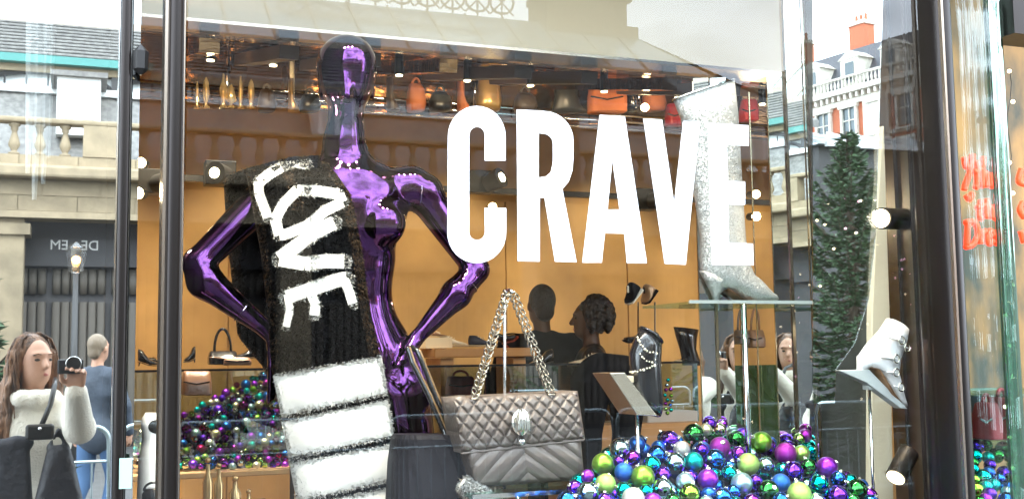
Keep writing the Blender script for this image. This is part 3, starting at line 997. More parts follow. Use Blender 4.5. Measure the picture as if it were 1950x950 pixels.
# photographer: her raised right hand holds the camera this picture is taken with
hx = P(64, 665, 3.2).x
LOCP = Vector((hx, -3.22, 0))
kk = 1.72 / 1.75
def loc_(w): return tuple(((w[i] - LOCP[i]) / kk) for i in range(3))
wr_w = (0.012, -2.70, 1.485); el_w = (0.03, -2.93, 1.31)
photographer = person('woman with long wavy brown hair in a white cowl-neck sweater raising a camera', LOCP, 1.72, 0,
    (((-.30, -.01, 1.13), (-.18, .15, 1.03), (.8, .5, -.2), (0, -.2, 1), .5), (loc_(el_w), loc_(wr_w), (.02, .25, 1), (-.2, 1, .1), .75)),
    M_SWEATER, M_BLKCLOTH, hair=hair_long(M_HAIRB), head_turn=R(-32), sleeve=1.3, collar=2, h=.0085, topz=.8)
cm = thing('camera_body', 'small black camera with a round lens held up by the woman in white', 'camera', (0, -2.66, 1.6))
cmb = obj('camera_case', MB().box((-.012, -2.672, 1.588), (.105, .035, .062)), mat('camera_black', (.02, .02, .022), .35), cm, bevel=.006)
obj('lens_barrel', MB().tube([(0, -2.656, 1.6), (0, -2.625, 1.6)], .028, n=24), mat('camera_black', (.02, .02, .022), .35), cm, smooth='auto')
obj('lens_ring', MB().tube([(.0295 * math.cos(q * PI / 12), -2.628, 1.6 + .0295 * math.sin(q * PI / 12)) for q in range(24)], .0025, n=6, closed=True), M_CHROME, cm)
# her bags: a crossbody bag with strap, and a big dark tote
cbg = thing('crossbody_bag', 'small black crossbody bag with a stud worn on the white sweater', 'bag', (hx + .1, -3.05, 1.2))
pa = RP(104, 735, 3.02); pb = RP(78, 812, 2.97); pc = RP(96, 770, 2.99)
obj('strap', MB().tube([pa + Vector((0, -.12, .03)), pa, pc, pb], .012, n=6), mat('black_leather', (.02, .018, .017), .3), cbg, smooth=True)
obj('pouch', MB().box(RP(76, 822, 2.95), (.12, .05, .07)), mat('black_leather', (.02, .018, .017), .3), cbg, bevel=.012)
obj('stud', MB().sphere(RP(76, 816, 2.92), .008), M_CHROME, cbg)
tb = thing('tote_bag', 'large soft dark bag hanging at the hip of the woman in white', 'bag', RP(110, 950, 2.99))
s = SDF(.03)
for q in range(7):
    s.cap(np.array(RP(112 + (q - 3) * 5, 858 + abs(q - 3) * 3, 2.97)), np.array(RP(112 + (q - 3) * 15, 1010, 2.95 + .03 * (q % 2))), .02, .036)
s.cap(np.array(RP(92, 850, 2.99)), np.array(RP(112, 820, 3.0)), .008, .006).cap(np.array(RP(128, 850, 2.99)), np.array(RP(112, 820, 3.0)), .008, .006)
obj('bag_body', s.mesh('bag_body', .012), mat('dark_grey_fabric', (.016, .014, .018), .5, bump=.6, bscale=20), tb)
sc_ = thing('draped_coat', 'dark grey coat carried over the left arm of the woman in white', 'coat', RP(25, 950, 2.99))
s = SDF(.02)
for q in range(9):
    x = -22 + q * 10
    s.cap(np.array(RP(x * .55 + 16, 838 + abs(q - 5) * 4, 2.99)), np.array(RP(x, 1120, 2.97 + .03 * (q % 2))), .018, .03)
s.cap(np.array(RP(-15, 850, 3.0)), np.array(RP(52, 842, 3.0)), .03, .028)
obj('coat_cloth', s.mesh('coat_cloth', .012), mat('grey_wool', (.028, .027, .032), .9, bump=.5, bscale=30), sc_)

mp_ = RP(188, 650, 8.9)
person('man in a blue-grey jacket and jeans walking away past the barrier', (mp_.x, mp_.y, 0), 1.86, R(-140),
    (((-.27, .0, 1.13), (-.26, .1, .89), (0, .1, -1), (1, 0, 0), .4), ((.27, .0, 1.13), (.28, .06, .88), (0, .1, -1), (-1, 0, 0), .4)),
    M_BLUEJ, M_DENIM, hair=hair_short(M_HAIRG), sleeve=1.4, collar=1, h=.016, topz=.76, fat=1.08,
    legp=(((-.09, 0, .9), (-.1, .12, .49), (-.1, -.02, .09)), ((.09, 0, .9), (.095, -.03, .48), (.1, -.24, .12))))
mp_ = RP(1765, 665, 5.2)
person('woman in a dark coat over a pale blouse, dimly reflected in the dark end panel', (mp_.x, mp_.y, 0), 1.68, R(20),
    (((-.24, .06, 1.12), (-.08, .22, 1.1), (1, .2, .1), (0, 0, 1), .5), ((.24, .06, 1.12), (.06, .22, 1.08), (-1, .2, .1), (0, 0, 1), .5)),
    mat('plum_coat', (.09, .05, .055), .8, bump=.2), M_BLKCLOTH, hair=hair_long(mat('auburn_hair', (.14, .06, .04), .5)), h=.014, topz=.7)

# =================================================================== THE SHOP
ZF = 0.12
struct('shop_floor', MB().span((-2.2, .03, -.02), (7.5, 6.4, ZF)), mat('dark_oak_floor', (.11, .06, .035), .35, var=.3, vscale=3, stretch=(1, 8, 1)))
M_MUSTARD = mat('mustard_plaster', (0.60, 0.39, 0.165), 0.7, bump=.08, bscale=9, var=0.13, vscale=2.4)
struct('shop_back_wall', MB().span((-2.4, 6.2, 0), (8, 6.4, 4.3)), M_MUSTARD)
for i in range(9):
    struct('wall_panel', MB().span((-2.3 + i * 1.13, 6.17, .1), (-2.3 + (i + 1) * 1.13 - .012, 6.199, 2.9)), M_MUSTARD, bevel=.003)
struct('shop_left_wall', MB().span((-2.4, .03, 0), (-2.2, 6.2, 4.3)), M_MUSTARD)
struct('shop_right_wall', MB().span((7.5, .03, 0), (7.7, 6.2, 4.3)), M_MUSTARD)
struct('shop_ceiling', MB().span((-2.4, .03, 4.3), (8, 6.4, 4.4)), mat('ceiling_paint', (.55, .45, .3), .8))

def X0(px, Y=0.0, py=475): return P(px, py, Y).x
sf = thing('shopfront', 'glazed shop window with dark bronze frames and white lettering', 'shop window', (X0(900), 0, 0))
ZT = 3.7
def pane(x0, x1, fm, z0=.45, z1=ZT, y=0.0):
    m_ = MB().span((x0, y, z0), (x1, y + .008, z1))
    o = obj('glass_pane', m_, [M_CLEAR, fm], sf)
    for pl in o.data.polygons:
        if pl.normal.y < -.5: pl.material_index = 1
    return o
xa, xb = X0(352), X0(1810)
pane(xa, xb, M_GLASSF)
M_GLASSL = glass_mat('left_glass_front', 0.64, (0.85, 0.9, 0.88), (0.98, 1.0, 0.95), 0.010)
M_GLASSW = glass_mat('curved_glass_front', 0.04, (0.9, 0.95, 0.93), (0.95, 1, .98), 0.0, wave=.05)
pane(X0(-70), X0(220), M_GLASSL)
pane(X0(262), X0(308), M_GLASSF)
# frames
def mull(px0, px1, y0=-.05, y1=.09, name='mullion'):
    x0, x1 = X0(px0, y0), X0(px1, y0)
    c = (x0 + x1) / 2; w_ = (x1 - x0) / 2
    rg = []
    for z in (.0, 4.2):
        ring = []
        for q in range(24):
            a_ = 2 * PI * q / 24
            ct, st = math.cos(a_), math.sin(a_)
            ring.append(Vector((c + w_ * math.copysign(abs(ct) ** .55, ct), (y0 + y1) / 2 + (y1 - y0) / 2 * math.copysign(abs(st) ** .55, st), z)))
        rg.append(ring)
    return obj(name, MB().rings(rg), M_STEEL, sf, smooth='auto')
m1 = mull(313, 352)
obj('edge_trim', MB().span((X0(306), -.035, 0), (X0(312), .06, 4.2)), M_STEEL_LT, sf)
obj('edge_trim', MB().span((X0(345, -.055), -.058, 0), (X0(347.5, -.055), -.05, 4.2)), M_STEEL_LT, sf)
mull(221, 246, -.03, .05)
obj('edge_trim', MB().span((X0(218), -.02, 0), (X0(220.5), .02, 4.2)), M_CHROME, sf)
obj('mirror_strip', MB().span((X0(247), .0, .0), (X0(261), .012, 4.2)), M_MIRROR, sf)
mull(1808, 1842, -.05, .1)
obj('edge_trim', MB().span((X0(1812, -.055), -.062, 0), (X0(1816, -.055), -.05, 4.2)), M_STEEL_LT, sf)
struct('shop_upper_wall', MB().span((-3.2, .0, ZT), (14, .35, 9)), M_STONE)
struct('shop_side_wall', MB().span((-2.6, .02, 0), (-2.42, 7, 9)), M_STONE)
struct('shop_roof', MB().span((-3.2, .36, 4.6), (14, 7, 4.8)), M_STONE2)
obj('base_panel', MB().span((X0(-70), -.02, 0), (X0(1808), .03, .45)), M_STEEL, sf)
obj('door_closer', MB().lathe([(.003, -.035), (.016, -.022), (.017, .018), (.003, .033)], (X0(260), -.03, P(260, 120, 0).z), n=6), M_BLACKMETAL, sf)
# lettering on the glass
def arc(cx, cy, rx, ry, a0, a1, n=10):
    return [(cx + rx * math.cos(R(a0 + (a1 - a0) * i / n)), cy - ry * math.sin(R(a0 + (a1 - a0) * i / n))) for i in range(n + 1)]
let = {}
outer = [(963, 306), ] + arc(908, 260, 55, 58, 0, 180, 16) + arc(908, 443, 56, 58, 180, 360, 16) + [(964, 396)]
inner = [(923, 396)] + arc(908.5, 443, 15, 14, 0, -180, 10) + arc(908.5, 258, 14.8, 16, 180, 0, 10) + [(923, 306)]
let['C'] = [outer + inner]
L_POLY = {
 'A': ([(1142, 219), (1190, 222), (1232, 501), (1194, 501), (1189, 445), (1152, 444), (1146, 500), (1109, 500)], [(1166, 304), (1180, 399), (1157, 399)]),
 'V': ([(1225, 226), (1261, 228), (1284, 389), (1301, 231), (1333, 232), (1306, 504), (1266, 502)], None),
 'E': ([(1348, 235), (1426, 239), (1426, 278), (1384, 276), (1386, 345), (1419, 346), (1419, 390), (1387, 389), (1388, 462), (1434, 464), (1435, 505), (1356, 504)], None),
 'R': ([(984, 209), (1030, 211)] + arc(1036, 268, 56, 56, 88, 0, 8) + [(1092, 300)] + [(1090, 325), (1083, 346), (1071, 360), (1098, 499), (1057, 498), (1037, 377), (1028, 377), (1028, 498), (986, 497)],
       [(1026, 254)] + arc(1034, 274, 19, 19, 80, 0, 6) + [(1053, 310), (1049, 328), (1040, 336), (1026, 338)]),
}
def letter(ch, outerp, hole):
    b = bmesh.new()
    def loop(pts):
        vs = [b.verts.new(P(x, y, -.0025)) for x, y in pts]
        return [b.edges.new((vs[i], vs[(i + 1) % len(vs)])) for i in range(len(vs))]
    es = loop(outerp) + (loop(hole) if hole else [])
    g = bmesh.ops.triangle_fill(b, use_beauty=True, use_dissolve=False, edges=es)
    fs = [e for e in g['geom'] if isinstance(e, bmesh.types.BMFace)]
    g = bmesh.ops.extrude_face_region(b, geom=fs)
    bmesh.ops.translate(b, vec=(0, .0012, 0), verts=[e for e in g['geom'] if isinstance(e, bmesh.types.BMVert)])
    bmesh.ops.recalc_face_normals(b, faces=b.faces)
    me = bpy.data.meshes.new('letter'); b.to_mesh(me); b.free()
    return obj('letter', me, M_WHITE, sf)
letter('C', let['C'][0], None)
for ch in 'RAVE': letter(ch, *L_POLY[ch])

# lights inside the shop
def lamp(kind, name, loc, energy, color, size=.1, aim=None, spot=70, blend=.6):
    l = bpy.data.lights.new(name, kind); l.energy = energy; l.color = color
    if kind == 'SPOT': l.spot_size = R(spot); l.spot_blend = blend
    if kind != 'AREA': l.shadow_soft_size = size
    o = bpy.data.objects.new(name, l); C.objects.link(o); o.location = loc
    if aim is not None: o.rotation_euler = (Vector(loc) - Vector(aim)).to_track_quat('Z', 'Y').to_euler()
    return o
WARM = (1.0, .78, .5); WARM2 = (1, .86, .66)
M_GLOW = mat('lamp_disc', (1, .9, .7), emit=(1, .82, .5), estr=14)
def added_downlight(x, y, z, e, aim, label, spot=80, col_=WARM, k=1.0):  # spotlight fixture added for its light
    t = thing('added_spotlight', label, 'spotlight', (x, y, z), 'added spotlights')
    obj('housing', MB().lathe([(.055 * k, .0), (.06 * k, -.07), (.052 * k, -.07)], (x, y, z), n=16), M_BLACKMETAL, t, smooth='auto')
    obj('lens', MB().lathe([(.045 * k, -.068), (.045 * k, -.073)], (x, y, z), n=16), M_GLOW, t)
    l = lamp('SPOT', 'spotlight_beam', (x, y, z - .09), e, col_, .04, aim, spot); return l  # beam of the added spotlight
# header bulkhead behind the window bay and the polished copper canopy
YH = 1.25
zh = P(700, 74, YH).z
M_HEAD = mat('beige_bulkhead', (0.62, 0.5, 0.33), 0.6, bump=.03)
hd = thing('header_bulkhead', 'beige bulkhead across the top of the window bay', 'bulkhead', (X0(900, YH), YH, zh))
obj('panel', MB().span((X0(100, YH), YH, zh + .012), (X0(1545, YH), YH + .1, ZT)), M_HEAD, hd)
obj('lip', MB().span((X0(100, YH), YH - .02, zh), (X0(1545, YH), YH + .12, zh + .011)), M_STEEL_LT, hd)
YB = 2.7
M_COPPER = mat('polished_copper', (0.42, 0.24, 0.11), 0.05, 1.0, bump=1.0, bscale=3.4, stretch=(.5, 2.2, 1))
cn = thing('copper_canopy', 'wavy polished copper ceiling panel above the display', 'canopy', (X0(900, 2), 2, zh))
zb = P(700, 126, YB).z
n_ = 9
for i in range(n_):
    a = X0(60, YH) + (X0(1600, YH) - X0(60, YH)) * i / n_; b = a + (X0(1600, YH) - X0(60, YH)) / n_ - .006
    obj('copper_panel', MB().add([(a, YH + .13, zh + .01), (b, YH + .13, zh + .01), (b, YB, zb), (a, YB, zb), (a, YH + .13, zh + .05), (b, YH + .13, zh + .05), (b, YB, zb + .04), (a, YB, zb + .04)],
        [(0, 3, 2, 1), (4, 5, 6, 7), (0, 1, 5, 4), (2, 3, 7, 6), (0, 4, 7, 3), (1, 2, 6, 5)]), M_COPPER, cn)
for py, r_ in ((186, .010), (199, .009), (214, .006)):
    z = P(700, py, YB - .05).z
    obj('rail', MB().tube([(X0(60, YB), YB - .05, z), (X0(1545, YB), YB - .05, z)], r_, n=8), M_CHROME if py < 200 else M_STEEL_LT, cn, smooth=True)
obj('fascia', MB().span((X0(60, YB), YB - .02, P(700, 214, YB).z), (X0(1600, YB), YB + .02, zb - .003)), mat('copper_fascia', (.26, .14, .065), .12, .9, bump=.4, bscale=3, stretch=(1, 1, 3)), cn)

for i, px in enumerate((400, 520, 760, 890, 1010, 1150, 1290, 1450)):  # small spotlights added to warm the stock on the rail
    a = P(px, 150, 1.95)
    t_ = (a.y - YH) / (YB - YH); zz = zh + (zb - zh) * t_ - .07
    added_downlight(a.x, 1.95, zz + .06, 11, (P(px + 10, 190, 2.5).x, 2.55, P(700, 190, 2.5).z), 'small black added canopy spotlight, ' + ('first', 'second', 'third', 'fourth', 'fifth', 'sixth', 'seventh', 'eighth')[i] + ' from the left', 100, WARM, .32)
# clutter of stock on the rail under the canopy, and dark beams
M_DKBR = mat('dark_brown_wood', (.035, .02, .012), .5)
for i, px in enumerate((395, 545, 700, 845, 985, 1110, 1260, 1380)):
    a = P(px, 120, YH + .2); b = P(px, 150, YB - .1)
    obj('beam', MB().bar((a.x, YH + .14, zh - .035), (a.x, YB - .06, zb - .04), .07, .05), M_DKBR if i % 3 else M_COPPER, cn)
for px in (432, 556, 905, 1216):
    a = P(px, 190, YB - .12); obj('hanger_rod', MB().tube([(a.x, a.y, P(px, 214, YB).z), (a.x, a.y, zb)], .012, n=8), M_CHROME if px != 556 else M_HEAD, cn, smooth=True)
def rail_item(px, w_, h_, m_, lab, name, cat, kind=0, Y=2.5):
    t = thing(name, lab, cat, P(px, 212, Y))
    if kind == 0:   # folded bag shape
        pr_ = [(px - w_ * .35, 212 - h_, px + w_ * .3, 212 - h_ + 3, .03), (px - w_ * .45, 212 - h_ * .7, px + w_ * .45, 212 - h_ * .72, .05), (px - w_ * .5, 212 - h_ * .25, px + w_ * .52, 212 - h_ * .25, .06), (px - w_ * .45, 212, px + w_ * .45, 212, .05)]
    else:           # boot or shoe standing on the rail
        pr_ = [(px - w_ * .3, 212 - h_, px + w_ * .1, 212 - h_, .03), (px - w_ * .28, 212 - h_ * .5, px + w_ * .08, 212 - h_ * .5, .035), (px - w_ * .3, 212 - h_ * .25, px + w_ * .2, 212 - h_ * .3, .04), (px - w_ * .3, 212 - 3, px + w_ * .6, 212 - 3, .04), (px - w_ * .28, 212, px + w_ * .62, 212, .035)]
    obj('item_body', loft(pr_, Y, 16, power=2.6), m_, t, smooth=True)
    if kind == 0: obj('handle', MB().tube([P(px - w_ * .2 * math.cos(q * PI / 10), 212 - h_ - w_ * .3 * math.sin(q * PI / 10), Y) for q in range(11)], .006, n=6), m_, t, smooth=True)
M_RUST = mat('rust_suede', (.28, .08, .025), .8); M_GOLDL = mat('gold_leather', (.4, .24, .08), .3, .7)
rail_item(508, 34, 40, M_DKBR, 'dark brown handbag on the canopy rail left of the mannequin head', 'handbag', 'handbag')
rail_item(556, 22, 60, M_GOLDL, 'tall golden boot on the canopy rail left of the mannequin head', 'tall_boot', 'boot', 1)
rail_item(590, 40, 30, mat('rail_black', (.01, .01, .01), .4), 'black handbag on the canopy rail touching the mannequin head in the picture', 'handbag', 'handbag')
rail_item(745, 26, 62, M_DKBR, 'dark brown boot on the canopy rail just right of the mannequin head', 'tall_boot', 'boot', 1)
rail_item(792, 34, 52, M_RUST, 'rust suede bag on the canopy rail between the mannequin head and letter C', 'handbag', 'handbag')
rail_item(838, 40, 36, mat('rail_black', (.01, .01, .01), .4), 'black bag on the canopy rail above the left of letter C', 'handbag', 'handbag')
rail_item(880, 26, 60, M_RUST, 'rust boot on the canopy rail above letter C', 'tall_boot', 'boot', 1)
rail_item(930, 44, 70, M_GOLDL, 'golden leather bag on the canopy rail above letter C', 'handbag', 'handbag')
rail_item(1000, 40, 34, M_DKBR, 'low brown bag on the canopy rail above letter R', 'handbag', 'handbag')
rail_item(1245, 40, 50, M_RUST, 'rust coloured bag on the canopy rail above letter V', 'handbag', 'handbag')
rail_item(1360, 40, 46, M_GOLDL, 'golden bag on the canopy rail behind the glitter boot', 'handbag', 'handbag')
rail_item(1478, 26, 56, M_DKBR, 'dark boot on the canopy rail right of the glitter boot', 'tall_boot', 'boot', 1)
# an added row, out of view, washing the back wall and the room
for i in range(7):
    x = -1.6 + i * 1.45
    added_downlight(x, 4.6, 4.3, 165, (x, 6.2, 1.6), 'added black ceiling spotlight washing the mustard wall, ' + ('first', 'second', 'third', 'fourth', 'fifth', 'sixth', 'seventh')[i] + ' from the left', 50)
for i, x in enumerate((-1.0, .1, 1.2)):  # unseen spotlights added to brighten the far heap
    added_downlight(x, 3.35, 4.3, 760, (x * .8 - .2, 4.0, 1.1), 'added black ceiling spotlight over the ' + ('left', 'middle', 'right')[i] + ' of the far heap of baubles', 60, WARM2)
# added lights over the window bay, out of view
for i, (px, ax, ay, az, e) in enumerate(((420, 430, .8, 1.9, 45), (640, 620, .55, 1.9, 60), (880, 900, .5, 1.5, 35), (1150, 1100, .4, 1.4, 35), (1420, 1380, .5, 1.5, 60), (1640, 1690, .5, 1.6, 45))):
    x = X0(px, .15)
    t = added_downlight(x, .13, ZT - .02, e * 1.9, (X0(ax, ay), ay, az), 'added black spotlight at the top of the window bay, above the ' + ('bronze mullion', 'mannequin head', 'letter C', 'letter A', 'glitter boot', 'cream post')[i], 60, WARM2)
struct('bay_ceiling', MB().span((-2.2, .012, ZT), (7.5, YH + .1, ZT + .05)), mat('bay_soffit', (.35, .28, .2), .6))
# track with spotlights seen inside
YT = 3.6
tr = thing('lighting_track', 'thin black lighting track crossing the mustard wall', 'lighting track', (X0(850, YT), YT, P(850, 361, YT).z))
zt = P(850, 361, YT).z
obj('rail', MB().span((X0(300, YT), YT - .02, zt - .014), (X0(1560, YT), YT + .02, zt + .018)), M_BLACKMETAL, tr)
for i, (px, py, sx, lab, on) in enumerate(((925, 352, 1, 'black track spotlight lit behind the letter C', 1), (1235, 385, 1, 'dark square track spotlight between the letters A and V', 0), (428, 336, -1, 'black track spotlight glowing above the fur scarf shoulder', 1), (298, 352, 1, 'dark track spotlight just left of the main bronze mullion', 0))):
    c = P(px, py, YT - .12)
    t = thing('track_spotlight', lab, 'spotlight', c, 'spotlights on the track')
    obj('driver_box', MB().box(c + Vector((-.02, .05, .02)), (.16, .1, .13)), M_BLACKMETAL, t, bevel=.004)
    dv = Vector((.5 * sx, -.8, .0 if i else .25)).normalized()
    obj('lamp_head', MB().tube([c + Vector((0, -.02, 0)), c + dv * .12], [.05, .06], n=16), M_BLACKMETAL, t, smooth='auto')
    if on: obj('lens', MB().tube([c + dv * .121, c + dv * .124], .028, n=16), M_GLOW, t)
# bare glowing lamps
for (px, py, y, r_, lab) in ((262, 368, 1.0, .018, 'small bright bare lamp glowing left of the bronze mullion'), (1440, 412, 2.2, .022, 'bright bare lamp glowing right of the letter E'), (938, 394, 3.0, .022, 'round lit lamp at the lower tip of the letter C'), (268, 310, 1.6, .018, 'faint oval lamp above the bright one beside the mullion'), (1440, 370, 2.2, .02, 'soft white lamp above the bright one by the letter E'), (1228, 205, 2.3, .02, 'gold lamp glowing over the letter A')):
    c = P(px, py, y)
    t = thing('glowing_lamp', lab, 'lamp', c)
    obj('bulb', MB().sphere(c, r_), mat('bulb_glow', (1, .85, .6), emit=(1, .75, .38), estr=30 if 'bright bare' in lab else 7), t, smooth=True)
    obj('socket', MB().tube([c + Vector((.0, .01, 0)), c + Vector((.02, .09, .01))], r_ * .9, n=12), M_BLACKMETAL, t, smooth='auto')
    if 'bright bare' in lab: lamp('POINT', 'lamp_light', c - Vector((0, .05, 0)), 6, WARM, .03)
# the two barrel lamps at the right-hand end
def barrel(a, b, Y, r_, lab, e, dy=.12):
    A = P(a[0], a[1], Y); B = P(b[0], b[1], Y + dy)
    t = thing('barrel_lamp', lab, 'spotlight', A, 'barrel spotlights at the end panel')
    obj('barrel', MB().tube([A, B], r_, n=28), mat('bronze_barrel', (.03, .022, .016), .4, .4), t, smooth='auto')
    d = (A - B).normalized()
    obj('lens', MB().tube([A + d * .001, A + d * .004], r_ * .86, n=28), mat('barrel_glow', (1, .95, .8), emit=(1, .80, .5), estr=3), t)
    obj('bracket', MB().bar(B, B + Vector((.03, .06, 0)), .02, .05), M_BLACKMETAL, t)
    lamp('SPOT', 'barrel_beam', A + d * .02, e, WARM2, .03, A + d, 80)
barrel((1678, 416), (1738, 418), .42, .036, 'bronze barrel spotlight with a bright round lens in front of the cream post', 8)
barrel((1706, 908), (1730, 862), .42, .034, 'lower bronze barrel spotlight tilted down beside the cream post', 8, .03)

# ---- right-hand end of the bay: added mirror film, cream tapered post, dark panelled end wall
YE = .62
obj('added_mirror_film', pix_prism([(1548, -60), (1683, -60), (1668, 450), (1655, 570), (1628, 655), (1592, 704), (1590, 768), (1548, 768)], .010, .002), glass_mat('added_mirror_film_mat', .42, (.8, .8, .78), (.97, .98, 1.0), .006), sf)  # half-mirror layer added to strengthen the reflection over this strip
stm = thing('display_backdrop', 'dull grey upright backdrop panel between the mirrored plinth and the cream post', 'panel', (X0(1615, YE), YE, 0))
obj('edge_strip', MB().span((X0(1545, YE), YE - .01, .6), (X0(1548.5, YE), YE + .02, 3.6)), M_STEEL_LT, stm)
obj('backing', MB().span((X0(1549, YE), YE + .05, .6), (X0(1690, YE), YE + .07, 3.6)), mat('grey_backing', (.05, .055, .05), .6), stm)
cpx = thing('cream_post', 'cream painted post that widens towards the floor behind the white ankle boot', 'post', (X0(1675, .5), .5, .8))
pl = [(1681, 240), (1684, 240), (1690, 450), (1695, 600), (1703, 1010), (1659, 1010), (1661, 600), (1668, 450)]
obj('shaft', pix_prism(pl, .64, .04), M_CREAM, cpx, bevel=.003)
M_ENDP = mat('end_wall_bronze_panel', (.016, .012, .010), .45, .0, bump=.05, bscale=3)
ew = thing('end_panel_wall', 'dark bronze panelling at the right-hand end of the window bay', 'panelling', (X0(1750, .75), .75, 0))
eA, eB = P(1693, 475, .80), P(1812, 475, .10)
eA.z = eB.z = 0
for q, (t0, t1) in enumerate(((0, .24), (.24, .42), (.42, .50), (.50, 1.0))):
    off = Vector((.012 if q % 2 else 0, 0, ZT / 2))
    obj('panel', MB().bar(eA.lerp(eB, t0 + .004) + off, eA.lerp(eB, t1 - .004) + off, .03, ZT), M_ENDP, ew)
# ---- mirrored plinth of narrow vertical strips under and around the glitter boot
M_EDGEM = mat('gilt_edge', (.75, .62, .42), .2, 1.0)
mpn = thing('mirrored_plinth', 'open plinth of narrow mirror strips with gilt edges around the glitter boot', 'display plinth', (X0(1430, .5), .5, .9))
def strip(pxa, pxb, y0, m_, z0=1.1, z1=None, turn=None, pt=150):
    a, b = P(pxa, 475, y0), P(pxb, 475, y0)
    z1 = z1 or P((pxa + pxb) / 2, pt, y0).z
    c = (a + b) / 2; wd = (b - a).length
    if turn is not None:                   # facing direction of the strip, degrees from -Y towards -X
        n_ = Vector((-math.sin(R(turn)), -math.cos(R(turn)), 0)); xx = Vector((-n_.y, n_.x, 0))
        wd = wd / max(.4, abs(xx.x) + .3 * abs(xx.y))
        rot = Matrix((xx, n_, Vector((0, 0, 1)))).transposed()
    else: rot = Matrix.Identity(3)
    c.z = 0
    return obj('mirror_strip', MB().box(c + Vector((0, 0, (z0 + z1) / 2)), (wd, .006, z1 - z0), rot), m_, mpn)
def face_cam(px, y0, d=0):
    a = P(px, 475, y0); return math.degrees(math.atan2(a.x, a.y + 2.6)) + d
YM = .62
strip(1331, 1357, YM, M_MIRROR, turn=face_cam(1344, YM, -2.2))
strip(1364, 1390, YM, M_MIRROR, turn=face_cam(1377, YM, -.6))
strip(1475, 1502, YM, M_MIRROR, turn=face_cam(1489, YM, -1.2), pt=140)
strip(1510, 1541, YM, M_MIRROR, turn=face_cam(1526, YM, .3), pt=-80)
strip(1543, 1547, YM, M_SHELFGLASS, pt=30)
for (px, top, w_) in ((1328, 160, .004), (1360, 200, .009), (1436, 180, .004), (1471, 190, .004), (1505, -60, .010), (1541, -60, .004)):
    a = P(px, 475, YM - .02)
    obj('gilt_edge', MB().box((a.x, a.y, (1.1 + P(px, top, YM).z) / 2), (w_, w_, P(px, top, YM).z - 1.1)), M_EDGEM, mpn)
a = P(1420, 700, .42)
obj('support_pole', MB().tube([(a.x, a.y, 1.1), (a.x, a.y, P(1420, 580, .42).z)], .009, n=12), M_CHROME, mpn, smooth=True)
obj('teal_glass_panel', MB().span((X0(1392, .7), .7, 1.0), (X0(1473, .7), .712, P(1430, 695, .7).z)), glass_mat('teal_glass', .3, (.35, .6, .55), (.6, .85, .8)), mpn)
sh = [P(1302, 581, .45), P(1550, 577, .45), P(1552, 577, .72), P(1330, 581, .72)]
zsf = P(1430, 578, .45).z
gsh = obj('glass_shelf', MB().span((X0(1308, .42), .36, zsf - .004), (X0(1549, .42), .72, zsf + .004)), M_SHELFGLASS, mpn)
obj('shelf_edge', MB().span((X0(1308, .36), .352, zsf - .005), (X0(1549, .36), .358, zsf + .005)), mat('glass_edge_grey', (.45, .5, .47), .2, .3), mpn)
# things seen through the slats: a clutch, a dark bag
# ---- glitter boot
M_GLIT = glitter_mat('silver_glitter', (.40, .39, .365), 480, .38, .45)
gb_ = thing('glitter_boot', 'knee-high pointed boot covered in silver glitter standing on the glass shelf', 'boot', P(1400, 577, .5))
Yb = .5
m_ = loft([(1283, 190, 1396, 153, .004), (1283.5, 190, 1397, 154, .05), (1298, 225, 1403, 215, .056), (1312, 300, 1408, 290, .054), (1325, 380, 1413, 380, .05), (1335, 450, 1418, 450, .046), (1334, 495, 1424, 498, .044),
    (1336, 520, 1436, 524, .043), (1350, 545, 1447, 532, .04), (1383, 552, 1456, 541, .038), (1406, 567, 1464, 550, .036), (1425, 576, 1472, 558, .03), (1455, 577, 1479, 562, .018), (1474, 576, 1483, 568, .006)], Yb, 26)
obj('boot_upper', m_, M_GLIT, gb_, smooth=True)
obj('heel', loft([(1334, 515, 1386, 545, .036), (1344, 535, 1379, 550, .028), (1354, 557, 1370, 561, .014), (1359, 577, 1368, 577, .009)], Yb, 16), M_GLIT, gb_, smooth=True)
obj('sole', loft([(1378, 549, 1384, 553, .03), (1404, 569, 1410, 572, .033), (1424, 576, 1432, 579, .033), (1470, 577, 1478, 578.5, .012)], Yb, 12), mat('tan_sole', (.25, .13, .06), .4), gb_, smooth=True)
obj('collar_rim', MB().tube([(P(1283 + 113 * (.5 - .5 * math.cos(t)), 190 - 37 * (.5 - .5 * math.cos(t)), Yb) + Vector((0, .05 * math.sin(t), 0))) for t in [2 * PI * q / 24 for q in range(24)]], .004, n=6, closed=True), M_CHROME, gb_, smooth=True)

# ---- white ankle boot with buckles on a tilted plate
M_WLEA = mat('white_leather', (.78, .76, .74), .42, bump=.12, bscale=30)
wb = thing('ankle_boot', 'white leather ankle boot with four round buckles on a tilted plate', 'boot', P(1690, 700, .33))
Yw = .33
m_ = loft([(1692, 606, 1727, 632, .004), (1691, 606, 1727, 632, .034), (1676, 628, 1723, 655, .038), (1650, 656, 1713, 684, .038), (1636, 676, 1711, 706, .037), (1642, 695, 1711, 714, .035), (1664, 702, 1713, 724, .033), (1681, 724, 1716, 739, .030), (1698, 750, 1720, 752, .022), (1710, 765, 1725, 764, .013), (1720, 772, 1729, 772, .005)], Yw, 26)
obj('boot_upper', m_, M_WLEA, wb, smooth=True)
obj('heel', loft([(1635, 676, 1662, 700, .03), (1634, 690, 1650, 703, .02), (1632, 708, 1641, 712, .01)], Yw, 14), M_WLEA, wb, smooth=True)
obj('sole', loft([(1648, 700, 1655, 697, .024), (1660, 703, 1668, 701, .028), (1672, 722, 1679, 720, .03), (1690, 749, 1697, 748, .026), (1712, 770, 1719, 769, .01)], Yw, 12), mat('tan_sole', (.25, .13, .06), .4), wb, smooth=True)
bk = None
M_PEARLM = mat('pale_gold_metal', (.80, .76, .62), .2, 1.0)
